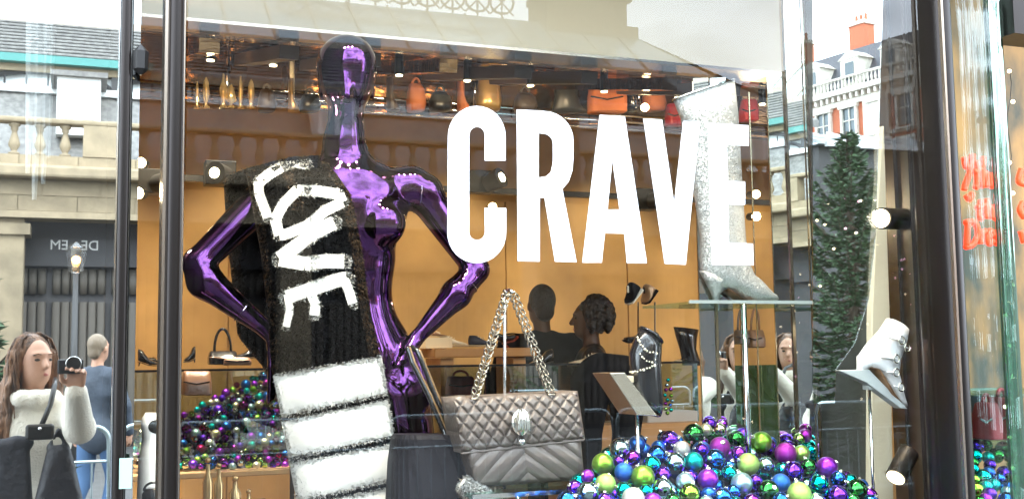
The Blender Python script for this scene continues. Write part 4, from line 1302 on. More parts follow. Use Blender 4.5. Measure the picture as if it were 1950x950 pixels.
for (x0, y0, x1, y1) in ((1694, 643, 1716, 648), (1683, 680, 1706, 683), (1691, 708, 1706, 709), (1703, 735, 1715, 737), (1716, 657, 1727, 662)):
    a, b = P(x0, y0, Yw - .042), P(x1, y1, Yw - .044)
    st_ = obj('strap', MB().bar(a - (b - a) * .2, b + (b - a) * .15, .004, .010, up=(0, -1, 0)), M_WLEA, wb, bevel=.002)
    obj('buckle', MB().tube([b + Vector((math.cos(t) * .0105, -.003, math.sin(t) * .0125)) for t in [2 * PI * q / 16 for q in range(16)]], .0026, n=6, closed=True), M_PEARLM, wb, smooth=True)
pt_ = thing('tilted_display_plate', 'pale tilted plate on a thin pole holding the white ankle boot', 'display stand', P(1655, 950, .36))
obj('plate', pix_prism([(1597, 705), (1655, 703), (1729, 778), (1716, 777), (1650, 728)], .315, .035), mat('grey_white_plate', (.5, .52, .5), .3), pt_, bevel=.002)
a = P(1655, 740, .36)
obj('pole', MB().tube([(a.x, a.y, .9), (a.x, a.y, a.z)], .005, n=10), M_CHROME, pt_, smooth=True)
obj('clip', MB().box(P(1655, 731, .34), (.03, .03, .035)), mat('grey_white_plate', (.5, .52, .5), .3), pt_, bevel=.003)

# ---- black studded ankle boot on its plate
M_BPAT = mat('black_patent_leather', (.012, .011, .012), .16, coat=.5, bump=.1, bscale=14)
bb = thing('ankle_boot', 'black pointed ankle boot wrapped in pearl strings on a tilted silver plate', 'boot', P(1235, 780, .4))
Yk = .4
m_ = loft([(1222, 624, 1258, 652, .003), (1221, 623, 1259, 653, .032), (1208, 648, 1258, 668, .036), (1199, 672, 1257, 690, .038), (1201, 705, 1258, 712, .038), (1204, 735, 1260, 740, .037), (1207, 757, 1262, 762, .034), (1220, 772, 1262, 774, .026), (1240, 784, 1261, 784, .012), (1255, 792, 1259, 792, .003)], Yk, 26)
obj('boot_upper', m_, M_BPAT, bb, smooth=True)
obj('boot_lining', MB().sphere(P(1240, 640, Yk), .03, 16, 10, (.85, .7, .55)), mat('black_lining', (.004, .004, .004), .9), bb)
obj('cuff', MB().tube([P(1240 + 19 * math.cos(t) + 0 * math.sin(t), 638 + 15 * math.cos(t), Yk) + Vector((0, .033 * math.sin(t), .0)) for t in [2 * PI * q / 24 for q in range(24)]], .004, n=8, closed=True), M_BPAT, bb, smooth=True)
obj('sole', loft([(1197, 757, 1206, 748, .03), (1210, 775, 1222, 770, .03), (1238, 791, 1250, 788, .018), (1252, 794, 1258, 792, .006)], Yk, 12), mat('metallic_sole', (.45, .33, .2), .25, 1.0), bb, smooth=True)
pe = None; M_PEARL = mat('pearl', (.80, .72, .55), .18, .3, coat=.5)
def pearls(pts, n, big):
    global pe
    for i in range(n):
        t = i / (n - 1) * (len(pts) - 1); k = min(int(t), len(pts) - 2); f = t - k
        x = pts[k][0] * (1 - f) + pts[k + 1][0] * f; y = pts[k][1] * (1 - f) + pts[k + 1][1] * f
        u = (x - 1200) / 58
        yy = Yk - .042 * math.sqrt(max(0, 1 - (2 * u - 1) ** 2)) - .003
        p_ = P(x, y + (i % 2) * 1.2, yy); s_ = big * (1.5 if i % 4 == 1 else 1)
        if pe is None:
            pe = obj('pearl', MB().sphere((0, 0, 0), 1, 10, 8), M_PEARL, bb, smooth=True); pe.matrix_basis = Matrix.Translation(p_) @ Matrix.Scale(s_, 4)
        else: inst(pe, 'pearl', bb, Matrix.Translation(p_) @ Matrix.Scale(s_, 4))
pearls([(1214, 642), (1220, 655), (1232, 668), (1250, 672), (1258, 664)], 13, .0030)
pearls([(1200, 708), (1215, 706), (1235, 700), (1250, 693), (1258, 694)], 14, .0030)
pearls([(1219, 674), (1228, 684), (1240, 690), (1254, 680)], 8, .0024)
p2 = thing('tilted_display_plate', 'brushed silver tilted plate with a small box, under the black pearl-strung boot', 'display stand', P(1214, 870, .42))
obj('plate', pix_prism([(1161, 710), (1190, 709), (1252, 792), (1214, 790)], .36, .12), mat('brushed_plate', (.62, .55, .45), .25, .9), p2, bevel=.002)
a = P(1213, 790, .38)
obj('pole', MB().tube([(a.x, a.y, 1.0), (a.x, a.y, a.z)], .006, n=10), M_CHROME, p2, smooth=True)
obj('price_block', MB().box(P(1190, 722, .38), (.045, .03, .02)), mat('cream_block', (.55, .45, .3), .5), p2, bevel=.003)

# ---- the purple chrome mannequin
M_PURP = mat('purple_chrome', (0.075, 0.015, 0.105), 0.05, 1.0, coat=.45)
YMQ = .85
sM = S(680, 475, YMQ)
def Q(x, y, dy=0): return np.array(P(x, y, YMQ + dy))
mq = thing('mannequin', 'glossy purple chrome mannequin with hands on hips and a featureless egg-shaped head', 'mannequin', (P(690, 900, YMQ).x, YMQ, .72))
s = SDF(.03)
def rr(p): return p * sM
tilt = np.eye(3)
# head: egg with a narrow flat face plane and a long neck
s.ell(Q(660, 124), (rr(57), rr(66), rr(57)), None, .04)
s.ell(Q(660, 162, -.012), (rr(49), rr(52), rr(55)), None, .04)
s.cap(Q(660, 205, -.028), Q(660, 180, -.03), rr(24), rr(30), None, .03)
s.cap(Q(659, 150, -.088), Q(659, 182, -.100), rr(4), rr(9), None, .03)
s.ell(Q(613, 178, .01), (rr(6), rr(9), rr(14)), None, .015)
s.ell(Q(708, 178, .01), (rr(6), rr(9), rr(14)), None, .015)
s.cap(Q(659, 215, .01), Q(656, 285, .015), rr(34), rr(35), None, .02)
s.cap(Q(656, 280, .015), Q(662, 325, .02), rr(36), rr(58), ((0, 1, 0), .7), .05)
# shoulders and chest
s.cap(Q(560, 338, .015), Q(775, 352, .015), rr(33), rr(31), None, .05)
s.ell(Q(668, 395, 0), (rr(112), .095, rr(85)), None, .05)
s.ell(Q(730, 425, -.062), (rr(43), .06, rr(42)), None, .025)
s.ell(Q(625, 425, -.062), (rr(43), .06, rr(42)), None, .025)
s.ell(Q(668, 490, .0), (rr(87), .08, rr(80)), None, .05)
s.ell(Q(672, 570, .005), (rr(76), .07, rr(78)), None, .05)
s.ell(Q(682, 655, .01), (rr(98), .092, rr(75)), None, .06)
s.ell(Q(690, 720, .01), (rr(118), .10, rr(80)), None, .06)
# collar bones
s.cap(Q(668, 332, -.055), Q(752, 338, -.02), rr(6), rr(7), None, .02)
# arm on the right of the picture
s.cap(Q(785, 358, .01), Q(808, 368, .0), rr(42), rr(37), None, .03)
s.cap(Q(806, 368, .0), Q(906, 512, -.03), rr(36), rr(24), None, .02)
s.cap(Q(907, 514, -.03), Q(868, 560, -.05), rr(25), rr(28), None, .02)
s.cap(Q(868, 560, -.05), Q(792, 645, -.05), rr(28), rr(13), None, .02)
# hand on the hip
s.cap(Q(794, 642, -.05), Q(776, 672, -.07), rr(13), rr(17), None, .012)
for i, (fx, fy) in enumerate(((812, 768), (800, 782), (787, 780), (776, 765))):
    kx = 788 - i * 7
    s.cap(Q(kx, 672, -.085 + i * .006), Q((kx + fx) / 2 + 3, (672 + fy) / 2, -.10 + i * .006), rr(7.5), rr(6.5), None, .008)
    s.cap(Q((kx + fx) / 2 + 3, (672 + fy) / 2, -.10 + i * .006), Q(fx, fy, -.10 + i * .008), rr(6.5), rr(4.5), None, .008)
s.cap(Q(778, 660, -.05), Q(758, 695, -.10), rr(8), rr(6), None, .008)
# arm on the left of the picture
s.cap(Q(545, 350, .01), Q(520, 360, 0), rr(40), rr(36), None, .03)
s.cap(Q(520, 360, 0), Q(378, 500, -.03), rr(36), rr(26), None, .02)
s.cap(Q(376, 503, -.03), Q(390, 535, -.04), rr(26), rr(30), None, .02)
s.cap(Q(390, 535, -.04), Q(505, 625, -.05), rr(31), rr(15), None, .02)
s.cap(Q(505, 625, -.05), Q(522, 648, -.06), rr(14), rr(13), None, .012)
for i, (fx, fy) in enumerate(((512, 765), (519, 758), (527, 750), (535, 735))):
    kx = 514 + i * 6
    s.cap(Q(kx, 648, -.07 + i * .008), Q(kx + 2, 700, -.085 + i * .008), rr(6.5), rr(6), None, .008)
    s.cap(Q(kx + 2, 700, -.085 + i * .008), Q(fx, fy, -.08 + i * .008), rr(6), rr(4), None, .008)
# legs
s.cap(Q(640, 760, 0), Q(655, 1010, 0), rr(68), rr(44), None, .04)
s.cap(Q(755, 760, 0), Q(800, 1010, -.05), rr(66), rr(42), None, .03)
s.cap(Q(655, 1010, 0), Q(660, 1225, .02), rr(40), rr(24), None, .03)
s.cap(Q(800, 1010, -.05), Q(815, 1225, 0), rr(38), rr(24), None, .03)
s.cap(Q(660, 1235, .02), Q(655, 1255, -.14), rr(22), rr(14), None, .02)
s.cap(Q(815, 1235, 0), Q(825, 1255, -.16), rr(22), rr(14), None, .02)
obj('body', s.mesh('body', .0085, 3), M_PURP, mq)
M_SEAM = mat('purple_seam', (.5, .42, .55), .15, 1.0)
obj('waist_seam', MB().tube([Vector(Q(684, 668, .01)) + Vector((math.cos(t) * rr(96), -math.sin(t) * .0925, 0)) for t in [2 * PI * q / 40 for q in range(40)]], .0016, n=5, closed=True), M_SEAM, mq)
def seam(cx, cy, dy, dirp, r_):
    c = Vector(Q(cx, cy, dy)); d = (Vector(Q(dirp[0], dirp[1], dy)) - c).normalized()
    a = d.cross(Vector((0, 1, 0))).normalized(); b = d.cross(a)
    obj('joint_seam', MB().tube([c + (a * math.cos(t) + b * math.sin(t)) * r_ for t in [2 * PI * q / 28 for q in range(28)]], .0016, n=5, closed=True), M_SEAM, mq)
seam(460, 592, -.046, (505, 625), rr(21.5)); seam(888, 538, -.04, (868, 560), rr(26.6)); seam(792, 367, .004, (806, 368), rr(40))
pb_ = thing('round_platform', 'round dark platform under the purple mannequin', 'platform', (P(730, 900, YMQ).x, YMQ, 0))
obj('platform', MB().lathe([(.36, 0), (.36, .70), (.345, .715)], (P(730, 900, YMQ).x, YMQ, 0), n=40), M_BLACKMETAL, pb_, smooth='auto')

# ---- LOVE fur scarf: black and white fur over a strip that hangs down the front, and its other end behind
M_FURB = mat('black_fur', (.002, .0018, .002), .6, spec=.08)
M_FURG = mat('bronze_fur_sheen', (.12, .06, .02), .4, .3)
M_FURW = mat('white_fur', (.80, .775, .72), .8, spec=.2)
sf_ = thing('fur_scarf', 'long black and white fur scarf lettered LOVE over the mannequin shoulder', 'scarf', P(640, 900, .5))
EL = [(300, 592), (312, 500), (330, 470), (370, 478), (480, 498), (600, 512), (690, 517), (800, 540), (950, 566), (1100, 590)]
ER = [(296, 612), (312, 625), (330, 640), (370, 668), (480, 690), (600, 706), (690, 727), (800, 745), (950, 770), (1100, 790)]
def interp(tab, y):
    if y <= tab[0][0]: return tab[0][1]
    for (a, xa_), (b, xb_) in zip(tab, tab[1:]):
        if y <= b: return xa_ + (xb_ - xa_) * (y - a) / (b - a)
    return tab[-1][1]
def scY(y):                                # depth of the front strip: over the shoulder, then down in front of the chest
    return YMQ - interp([(295, -.01), (312, .075), (340, .125), (420, .165), (520, .19), (700, .195), (1100, .21)], y)
def scPt(x, y, up=0.0):
    l, r_ = interp(EL, y), interp(ER, y)
    u = 0 if r_ - l < 1 else (x - l) / (r_ - l) * 2 - 1
    return scY(y) + .028 * u * u - up + .006 * math.sin(u * 7 + y * .01)
m_ = MB(); rg = []
for y in range(296, 1101, 12):
    l, r_ = interp(EL, y), interp(ER, y)
    fr = [P(l + (r_ - l) * q / 14, y, scPt(l + (r_ - l) * q / 14, y)) for q in range(15)]
    bk_ = [p + Vector((0, .018, 0)) for p in reversed(fr)]
    rg.append(fr + bk_)
obj('scarf_backing', MB().rings(rg), M_FURB, sf_, smooth=True)
# rear end, hanging behind the shoulder
BL = [(298, 560), (312, 500), (330, 437), (345, 428), (380, 430), (500, 440), (640, 455), (700, 505), (770, 530)]
BR = [(298, 600), (312, 620), (330, 600), (345, 560), (380, 530), (500, 520), (640, 528), (700, 530), (770, 535)]
def bkY(x, y): return YMQ + interp([(298, .0), (330, -.02), (350, .03), (420, .115), (770, .13)], y)
rg = []
for y in range(298, 771, 12):
    l, r_ = interp(BL, y), interp(BR, y)
    fr = [P(l + (r_ - l) * q / 10, y, bkY(0, y) - .03 * math.sin(PI * q / 10)) for q in range(11)]
    rg.append(fr + [p + Vector((0, .03, 0)) for p in reversed(fr)])
obj('scarf_tail_backing', MB().rings(rg), M_FURB, sf_, smooth=True)
WID = 11.5
STRK = [([(583, 313), (560, 308), (536, 318), (512, 332), (494, 347)], 10), ([(492, 345), (493, 368), (510, 414)], 9),
        ([(532, 448), (524, 418), (540, 388), (566, 362), (605, 364), (645, 370), (652, 385), (618, 402), (585, 430), (545, 446), (532, 448)], 10),
        ([(636, 424), (600, 442), (565, 468), (532, 492)], 13), ([(532, 494), (580, 502), (620, 497), (655, 498)], 13),
        ([(546, 566), (590, 551), (640, 534), (660, 530)], 13), ([(547, 560), (552, 590), (545, 622)], 7), ([(592, 558), (601, 580), (598, 600)], 9), ([(655, 532), (664, 552), (672, 578)], 9)]
STRP = [[(520, 716), (727, 679), (738, 747), (536, 792)], [(536, 803), (739, 761), (750, 828), (550, 871)], [(551, 882), (751, 845), (765, 906), (565, 954)], [(565, 963), (766, 925), (778, 990), (580, 1030)]]
def seg_d(px, py, a, b):
    dx, dy = b[0] - a[0], b[1] - a[1]
    t = np.clip(((px - a[0]) * dx + (py - a[1]) * dy) / (dx * dx + dy * dy), 0, 1)
    return np.hypot(px - a[0] - t * dx, py - a[1] - t * dy)
def white_mask(px, py):
    w_ = np.zeros(px.shape, bool)
    for pts, wd in STRK:
        for a, b in zip(pts, pts[1:]): w_ |= seg_d(px, py, a, b) < wd * 1.18
    for q in STRP:
        ins = np.ones(px.shape, bool)
        for i in range(4):
            a, b = q[i], q[(i + 1) % 4]
            ins &= ((b[0] - a[0]) * (py - a[1]) - (b[1] - a[1]) * (px - a[0])) > -4.5 * math.hypot(b[0] - a[0], b[1] - a[1])
        w_ |= ins
    return w_
def fur(points, normals, L_, wid, name, m_, droop, seed, parent, tilt=.55, lens=None):
    rg_ = np.random.default_rng(seed); n = len(points)
    rnd = rg_.normal(size=(n, 3))
    d = normals + rnd * tilt + np.array(droop)
    d /= np.linalg.norm(d, axis=1)[:, None]
    sd_ = np.cross(d, rg_.normal(size=(n, 3))); sd_ /= np.linalg.norm(sd_, axis=1)[:, None]
    L_ = (L_ if lens is None else lens[:, None]) * rg_.uniform(.6, 1.25, n)[:, None]
    a = points - sd_ * wid; b = points + sd_ * wid
    mid = points + d * L_ * .6; tip = points + d * L_ + np.array(droop) * L_ * .35
    V = np.stack([a, b, mid + sd_ * wid * .6, tip, mid - sd_ * wid * .6], 1).reshape(-1, 3)
    i5 = np.arange(n) * 5
    F4 = np.stack([i5, i5 + 1, i5 + 2, i5 + 4], 1).tolist(); F3 = np.stack([i5 + 4, i5 + 2, i5 + 3], 1).tolist()
    me = bpy.data.meshes.new(name); me.from_pydata(V.tolist(), [], F4 + F3); me.update()
    cn_ = normals + rnd * .12 + np.array((0, 0, .15)); cn_ /= np.linalg.norm(cn_, axis=1)[:, None]
    me.polygons.foreach_set('use_smooth', [True] * len(me.polygons))
    me.normals_split_custom_set_from_vertices(np.repeat(cn_, 5, axis=0).tolist())
    o = obj(name, me, m_, parent, fix=False); setp(o, kind='stuff'); return o
def furset(n, tabL, tabR, y0, y1, depth, seed):
    rg_ = np.random.default_rng(seed)
    py = rg_.uniform(y0, y1, n); ls = np.interp(py, [t[0] for t in tabL], [t[1] for t in tabL]); rs = np.interp(py, [t[0] for t in tabR], [t[1] for t in tabR])
    wmax = (rs - ls).max(); keep = rg_.random(n) < (rs - ls) / wmax
    py, ls, rs = py[keep], ls[keep], rs[keep]; px = ls + (rs - ls) * rg_.random(len(py))
    pts = np.array([P(x, y, depth(x, y)) for x, y in zip(px, py)])
    return px, py, pts, (px - ls) / (rs - ls)
px, py, pts, uu = furset(64000, EL, ER, 297, 1000, lambda x, y: scPt(x, y), 11)
wm = white_mask(px + RNG.normal(0, .3, px.shape), py + RNG.normal(0, .3, py.shape))
nrmv = np.zeros_like(pts); nrmv[:, 1] = -1; nrmv[:, 0] = (uu - .5) * .9
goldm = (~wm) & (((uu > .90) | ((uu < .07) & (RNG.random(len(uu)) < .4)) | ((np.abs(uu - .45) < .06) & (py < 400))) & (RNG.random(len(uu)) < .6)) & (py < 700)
edge_ = np.zeros(px.shape, bool)
for dx_, dy_ in ((7, 0), (-7, 0), (0, 6), (0, -6)): edge_ |= ~white_mask(px + dx_, py + dy_)
edge_ |= (uu < .03) | (uu > .97)
nrmw = nrmv.copy(); nrmw[:, 0] = np.where(uu < .04, -1.2, np.where(uu > .96, 1.2, nrmw[:, 0]))
fur(pts[wm], nrmw[wm], .017, .0013, 'white_fur', M_FURW, (-.05, -.1, -.3), 1, sf_, .4, np.where(edge_, .0095, .006)[wm])
fur(pts[~wm & ~goldm], nrmv[~wm & ~goldm], .009, .0011, 'black_fur', M_FURB, (-.1, 0, -.5), 3, sf_)
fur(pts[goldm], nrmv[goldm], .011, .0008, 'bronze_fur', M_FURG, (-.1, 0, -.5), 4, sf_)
# raised white pile under the letters and stripes so that they stand proud
def pile(name, polys_or, up):
    m_ = MB()
    for pts_, wd in STRK:
        for a, b in zip(pts_, pts_[1:]):
            dx, dy = b[0] - a[0], b[1] - a[1]; L_ = math.hypot(dx, dy); nx, ny = -dy / L_ * wd * 1.0, dx / L_ * wd * 1.0
            quad = [(a[0] + nx, a[1] + ny), (a[0] - nx, a[1] - ny), (b[0] - nx, b[1] - ny), (b[0] + nx, b[1] + ny)]
            q = [P(x, y, scPt(x, y) - up) for x, y in quad]; q2 = [p + Vector((0, up, 0)) for p in q]
            m_.add(q + q2, [(0, 1, 2, 3), (0, 4, 5, 1), (1, 5, 6, 2), (2, 6, 7, 3), (3, 7, 4, 0)])
    return obj(name, m_, M_FURW, sf_)
pile('letter_pile', None, .0065)
stp = MB()
for q in STRP:
    N1, N2 = 12, 5
    vs = []
    for j in range(N2 + 1):
        for i in range(N1 + 1):
            u, v_ = i / N1, j / N2
            x = (q[0][0] * (1 - u) + q[1][0] * u) * (1 - v_) + (q[3][0] * (1 - u) + q[2][0] * u) * v_
            y = (q[0][1] * (1 - u) + q[1][1] * u) * (1 - v_) + (q[3][1] * (1 - u) + q[2][1] * u) * v_
            e_ = min(u, 1 - u, v_ * .6, (1 - v_) * .6) * 8
            vs.append(P(x, y, scPt(x, y) - .006 * min(1, e_) - .0005))
    stp.add(vs, [(j * (N1 + 1) + i, j * (N1 + 1) + i + 1, (j + 1) * (N1 + 1) + i + 1, (j + 1) * (N1 + 1) + i) for j in range(N2) for i in range(N1)])
obj('stripe_pile', stp, M_FURW, sf_, smooth=True)
px, py, pts, uu = furset(16000, BL, BR, 299, 768, lambda x, y: bkY(x, y) - .02, 12)
nrmv = np.zeros_like(pts); nrmv[:, 1] = -1; nrmv[:, 0] = (uu - .5) * 1.4
gm = (uu < .06) & (RNG.random(len(uu)) < .5)
fur(pts[~gm], nrmv[~gm], .013, .0012, 'black_fur', M_FURB, (-.1, 0, -.5), 5, sf_)
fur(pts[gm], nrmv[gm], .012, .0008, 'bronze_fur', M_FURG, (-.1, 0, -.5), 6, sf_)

# ---- quilted grey shoulder bag with chain
M_GLEA = mat('taupe_leather', (.125, .10, .086), .38, bump=.12, bscale=60)
YQ = .42
hb = thing('shoulder_bag', 'grey quilted leather shoulder bag with chain strap and crystal oval clasp', 'handbag', P(990, 925, YQ))
def bil(c, u, v):
    (ax, ay), (bx, by), (cx, cy), (dx, dy) = c
    return ((ax * (1 - u) + bx * u) * (1 - v) + (dx * (1 - u) + cx * u) * v, (ay * (1 - u) + by * u) * (1 - v) + (dy * (1 - u) + cy * u) * v)
def quilt(name, corners, NU, NV, Yf, depth_f, tile_f, m_, back=.09):
    mb_ = MB(); vs = []
    for j in range(NV + 1):
        for i in range(NU + 1):
            u, v = i / NU, j / NV
            x, y = bil(corners, u, v)
            e = min(1, min(u, 1 - u) * 16); ev = min(1, min(v, 1 - v) * 9)
            rounded = math.sqrt(max(0, 1 - (1 - e) ** 2)) * math.sqrt(max(0, 1 - (1 - ev) ** 2))
            vs.append(P(x, y, Yf + .022 * (1 - rounded) - depth_f(u, v) - .008 * tile_f(u, v)))
    nf = len(vs)
    fs = [(j * (NU + 1) + i, (j + 1) * (NU + 1) + i, (j + 1) * (NU + 1) + i + 1, j * (NU + 1) + i + 1) for j in range(NV) for i in range(NU)]
    edge = [i for i in range(NU + 1)] + [(j + 1) * (NU + 1) - 1 for j in range(1, NV + 1)] + [NV * (NU + 1) + i for i in range(NU - 1, -1, -1)] + [j * (NU + 1) for j in range(NV - 1, 0, -1)]
    vs2 = [vs[i] + Vector((0, back, 0)) for i in edge]
    ne = len(edge)
    for i in range(ne):
        k = (i + 1) % ne
        fs.append((edge[i], edge[k], nf + k, nf + i))
    fs.append(tuple(nf + i for i in range(ne)))
    mb_.add(vs + vs2, fs)
    return obj(name, mb_, m_, hb, smooth='auto')
def dia(u, v):
    a = (u * 9.5 + v * 3.2) % 1.0; b = (u * 9.5 - v * 3.2) % 1.0
    d = min(a, 1 - a, b, 1 - b) * 2
    return min(1, d * 1.9) ** .6
def chev(u, v):
    w_ = abs(u - .5) * 5.2 - v * 2.6
    a = w_ % 1.0
    return min(1, min(a, 1 - a) * 3.2) ** .6
quilt('flap', [(862, 757), (1100, 744), (1114, 836), (878, 862)], 260, 90, YQ, lambda u, v: .018 * math.sin(PI * v * .8) , dia, M_GLEA, .11)
quilt('bag_front', [(882, 835), (1104, 815), (1113, 913), (905, 927)], 220, 70, YQ + .012, lambda u, v: .022 * math.sin(PI * v), chev, M_GLEA, .10)
obj('gusset', loft([(846, 757, 885, 752, .05, .05), (848, 775, 884, 770, .055, .05), (866, 815, 892, 810, .055, .05), (880, 860, 905, 860, .05, .05), (898, 920, 920, 918, .045, .05)], YQ, 18), M_GLEA, hb, smooth=True)
obj('piping', MB().tube([P(878 + (1112 - 878) * q / 24, 863 + (837 - 863) * q / 24, YQ - .012) for q in range(25)], .0035, n=6), M_GLEA, hb, smooth=True)
M_CRYS = mat('crystal_silver', (.78, .76, .70), .08, .9)
cl_ = P(993, 803, YQ - .04); em = MB()
rg = []
for i in range(9):
    t = PI * i / 8; rad = max(.02, math.sin(t))
    rg.append([cl_ + Vector((.0285 * rad * math.cos(a) * (1 + .10 * math.cos(a * 7 + 1)), .018 * rad * math.sin(a) * (1 + .25 * math.cos(a * 11)), .038 * math.cos(t))) for a in [2 * PI * q / 28 for q in range(28)]])
obj('clasp', em.rings(rg), M_CRYS, hb)
for q in range(6):
    a = .45 * (q - 2.5)
    obj('clasp_ridge', MB().tube([cl_ + Vector((math.sin(a) * .010 * (1 + s_) , -.019 + .004 * abs(s_ - .5), .030 - .055 * s_)) for s_ in [k / 6 for k in range(7)]], [.002, .0035, .004, .004, .0035, .003, .002], n=6), M_CRYS, cl_ and hb, smooth=True)
obj('clasp_mount', MB().tube([P(993, 835, YQ - .03), P(993, 845, YQ - .028)], .012, n=12), M_CHROME, hb, smooth=True)
M_CHAIN = mat('champagne_chain', (.42, .36, .28), .22, 1.0)
lk = None
def chain(a, b, n, Y):
    global lk
    A = P(a[0], a[1], Y); B = P(b[0], b[1], Y)
    d = (B - A).normalized(); sd_ = d.cross(Vector((0, 1, 0))).normalized()
    for row in (-1, 1):
        for i in range(n):
            c = A.lerp(B, (i + .5) / n) + sd_ * row * .0072 + Vector((0, -.002 * row, 0))
            rot = Matrix.Rotation(row * R(38), 3, 'Y').to_4x4()
            # local link: long axis along z
            base = d.to_track_quat('Z', 'Y').to_matrix().to_4x4()
            M_ = Matrix.Translation(c) @ Matrix.Rotation(row * R(-32), 4, Vector((0, 1, 0))) @ base @ Matrix.Rotation(R(70 if i % 2 else 15), 4, 'Z')
            if lk is None:
                lk = obj('chain_link', MB().tube([(math.cos(t) * .0052, 0, math.sin(t) * .0092) for t in [2 * PI * q / 14 for q in range(14)]], .0022, n=6, closed=True), M_CHAIN, hb, smooth=True)
                lk.matrix_basis = M_
            else: inst(lk, 'chain_link', hb, M_)
chain((903, 757), (966, 556), 27, YQ + .0)
chain((976, 556), (1050, 750), 27, YQ + .0)
for (x, y) in ((903, 757), (1050, 749)):
    obj('eyelet', MB().tube([P(x, y + 2, YQ) + Vector((math.cos(t) * .012, math.sin(t) * .008, 0)) for t in [2 * PI * q / 14 for q in range(14)]], .003, n=6, closed=True), M_CHAIN, hb, smooth=True)
hk = thing('bag_hook_stand', 'thin polished rod with a hook holding up the chain of the grey quilted bag', 'display stand', P(960, 760, YQ + .06))
obj('rod', MB().tube([P(961, 930, YQ + .13), P(961, 560, YQ + .06)], .005, n=10), M_CHROME, hk, smooth=True)
obj('hook', MB().tube([P(961, 562, YQ + .06), P(966, 553, YQ + .03), P(972, 552, YQ - .005), P(977, 558, YQ - .015)], .005, n=8), M_CHROME, hk, smooth=True)
a = P(1110, 922, YQ - .05); b = P(890, 938, YQ - .05)
gt = thing('glass_table', 'clear glass shelf with a steel edge carrying the grey quilted bag', 'shelf', P(1000, 950, YQ))
zt_ = P(1000, 929, YQ).z
obj('glass_top', MB().span((X0(880, YQ), YQ - .06, zt_ - .012), (X0(1112, YQ), YQ + .2, zt_ - .002)), M_SHELFGLASS, gt)
obj('steel_edge', MB().span((X0(880, YQ), YQ - .068, zt_ - .014), (X0(1112, YQ), YQ - .061, zt_ - .001)), M_CHROME, gt)
a = P(975, 950, YQ)
obj('leg', MB().tube([(a.x, YQ - .05, 1.0), (a.x, YQ - .05, zt_ - .014)], .009, n=10), M_CHROME, gt, smooth=True)

# ---- black ribbed tote hanging from the mannequin's hand, fur trimmed
M_RIB = mat('black_pleated_cloth', (.009, .0085, .012), .7, spec=.2)
tt = thing('tote_bag', 'black pleated tote with long gold-edged handles hanging from the mannequin hand', 'handbag', P(830, 950, .55))
rg = []
def bag_ring(yt, xl, xr, dp):
    ring = []
    for k in range(60):
        t = 2 * PI * k / 60
        ct = math.copysign(abs(math.cos(t)) ** .5, math.cos(t)); st = math.copysign(abs(math.sin(t)) ** .7, math.sin(t))
        p = P((xl + xr) / 2 + (xr - xl) / 2 * ct, yt, .55)
        ring.append(p + Vector((0, dp * st + (.006 if k % 2 else 0), 0)))
    return ring
obj('bag_body', MB().rings([bag_ring(826, 752, 872, .05), bag_ring(834, 748, 880, .06), bag_ring(880, 742, 908, .07), bag_ring(960, 738, 945, .08), bag_ring(1020, 736, 975, .08)]), M_RIB, tt)
M_GEDGE = mat('gilt_leather_edge', (.28, .17, .08), .3, .4)
for pts_ in ([(783, 660), (795, 668), (832, 760), (872, 832), (845, 880), (798, 930)], [(775, 660), (785, 690), (815, 750), (850, 830), (830, 860), (790, 915)]):
    pp = [P(x, y, .60 - .02 * i) for i, (x, y) in enumerate(pts_)]
    sm = []
    for i in range(len(pp) - 1):
        for q in range(5): sm.append(pp[i].lerp(pp[i + 1], q / 5))
    sm.append(pp[-1])
    obj('handle', MB().tube(sm, .0085, n=6), M_BPAT, tt, smooth=True)
    obj('handle_edge', MB().tube([p + Vector((.006, -.007, 0)) for p in sm], .0028, n=5), M_GEDGE, tt, smooth=True)
def fur_lump(name, label, path, rad, Y, mats, seed, L_=.02, n=5000, cat='fur trim'):
    t = thing(name, label, cat, P(path[-1][0], path[-1][1], Y))
    pts_ = [P(x, y, Y) for x, y in path]
    obj('trim_core', MB().tube(pts_, rad, n=12), mats, t, smooth=True)
    rg_ = random.Random(seed); ps = []; ns_ = []
    for i in range(n):
        q = rg_.random() * (len(pts_) - 1); k = int(q); f = q - k
        c = pts_[k].lerp(pts_[k + 1], f); r_ = rad[k] * (1 - f) + rad[k + 1] * f
        a = rg_.uniform(0, 2 * PI); d = (pts_[k + 1] - pts_[k]).normalized()
        x = d.cross(Vector((0, 1, 0))).normalized(); y = d.cross(x)
        nn = x * math.cos(a) + y * math.sin(a)
        ps.append(c + nn * r_ * .95); ns_.append(nn)
    fur(np.array(ps), np.array(ns_), L_, .0011, 'fur_pile', mats, (0, 0, -.3), seed, t)
    return t
fur_lump('fur_tail', 'white fur tail at the bottom edge of the window, right of the striped scarf', [(880, 918), (895, 930), (925, 955), (950, 990)], [.015, .024, .028, .03], .44, M_FURW, 21, .014, 11000)
fur_lump('fur_trim', 'narrow white and tan fur edging running down beside the black pleated tote', [(902, 862), (920, 900), (945, 940), (970, 985)], [.006, .009, .014, .018], .47, mat('cream_fur', (.55, .45, .33), .8), 22, .014, 3000)

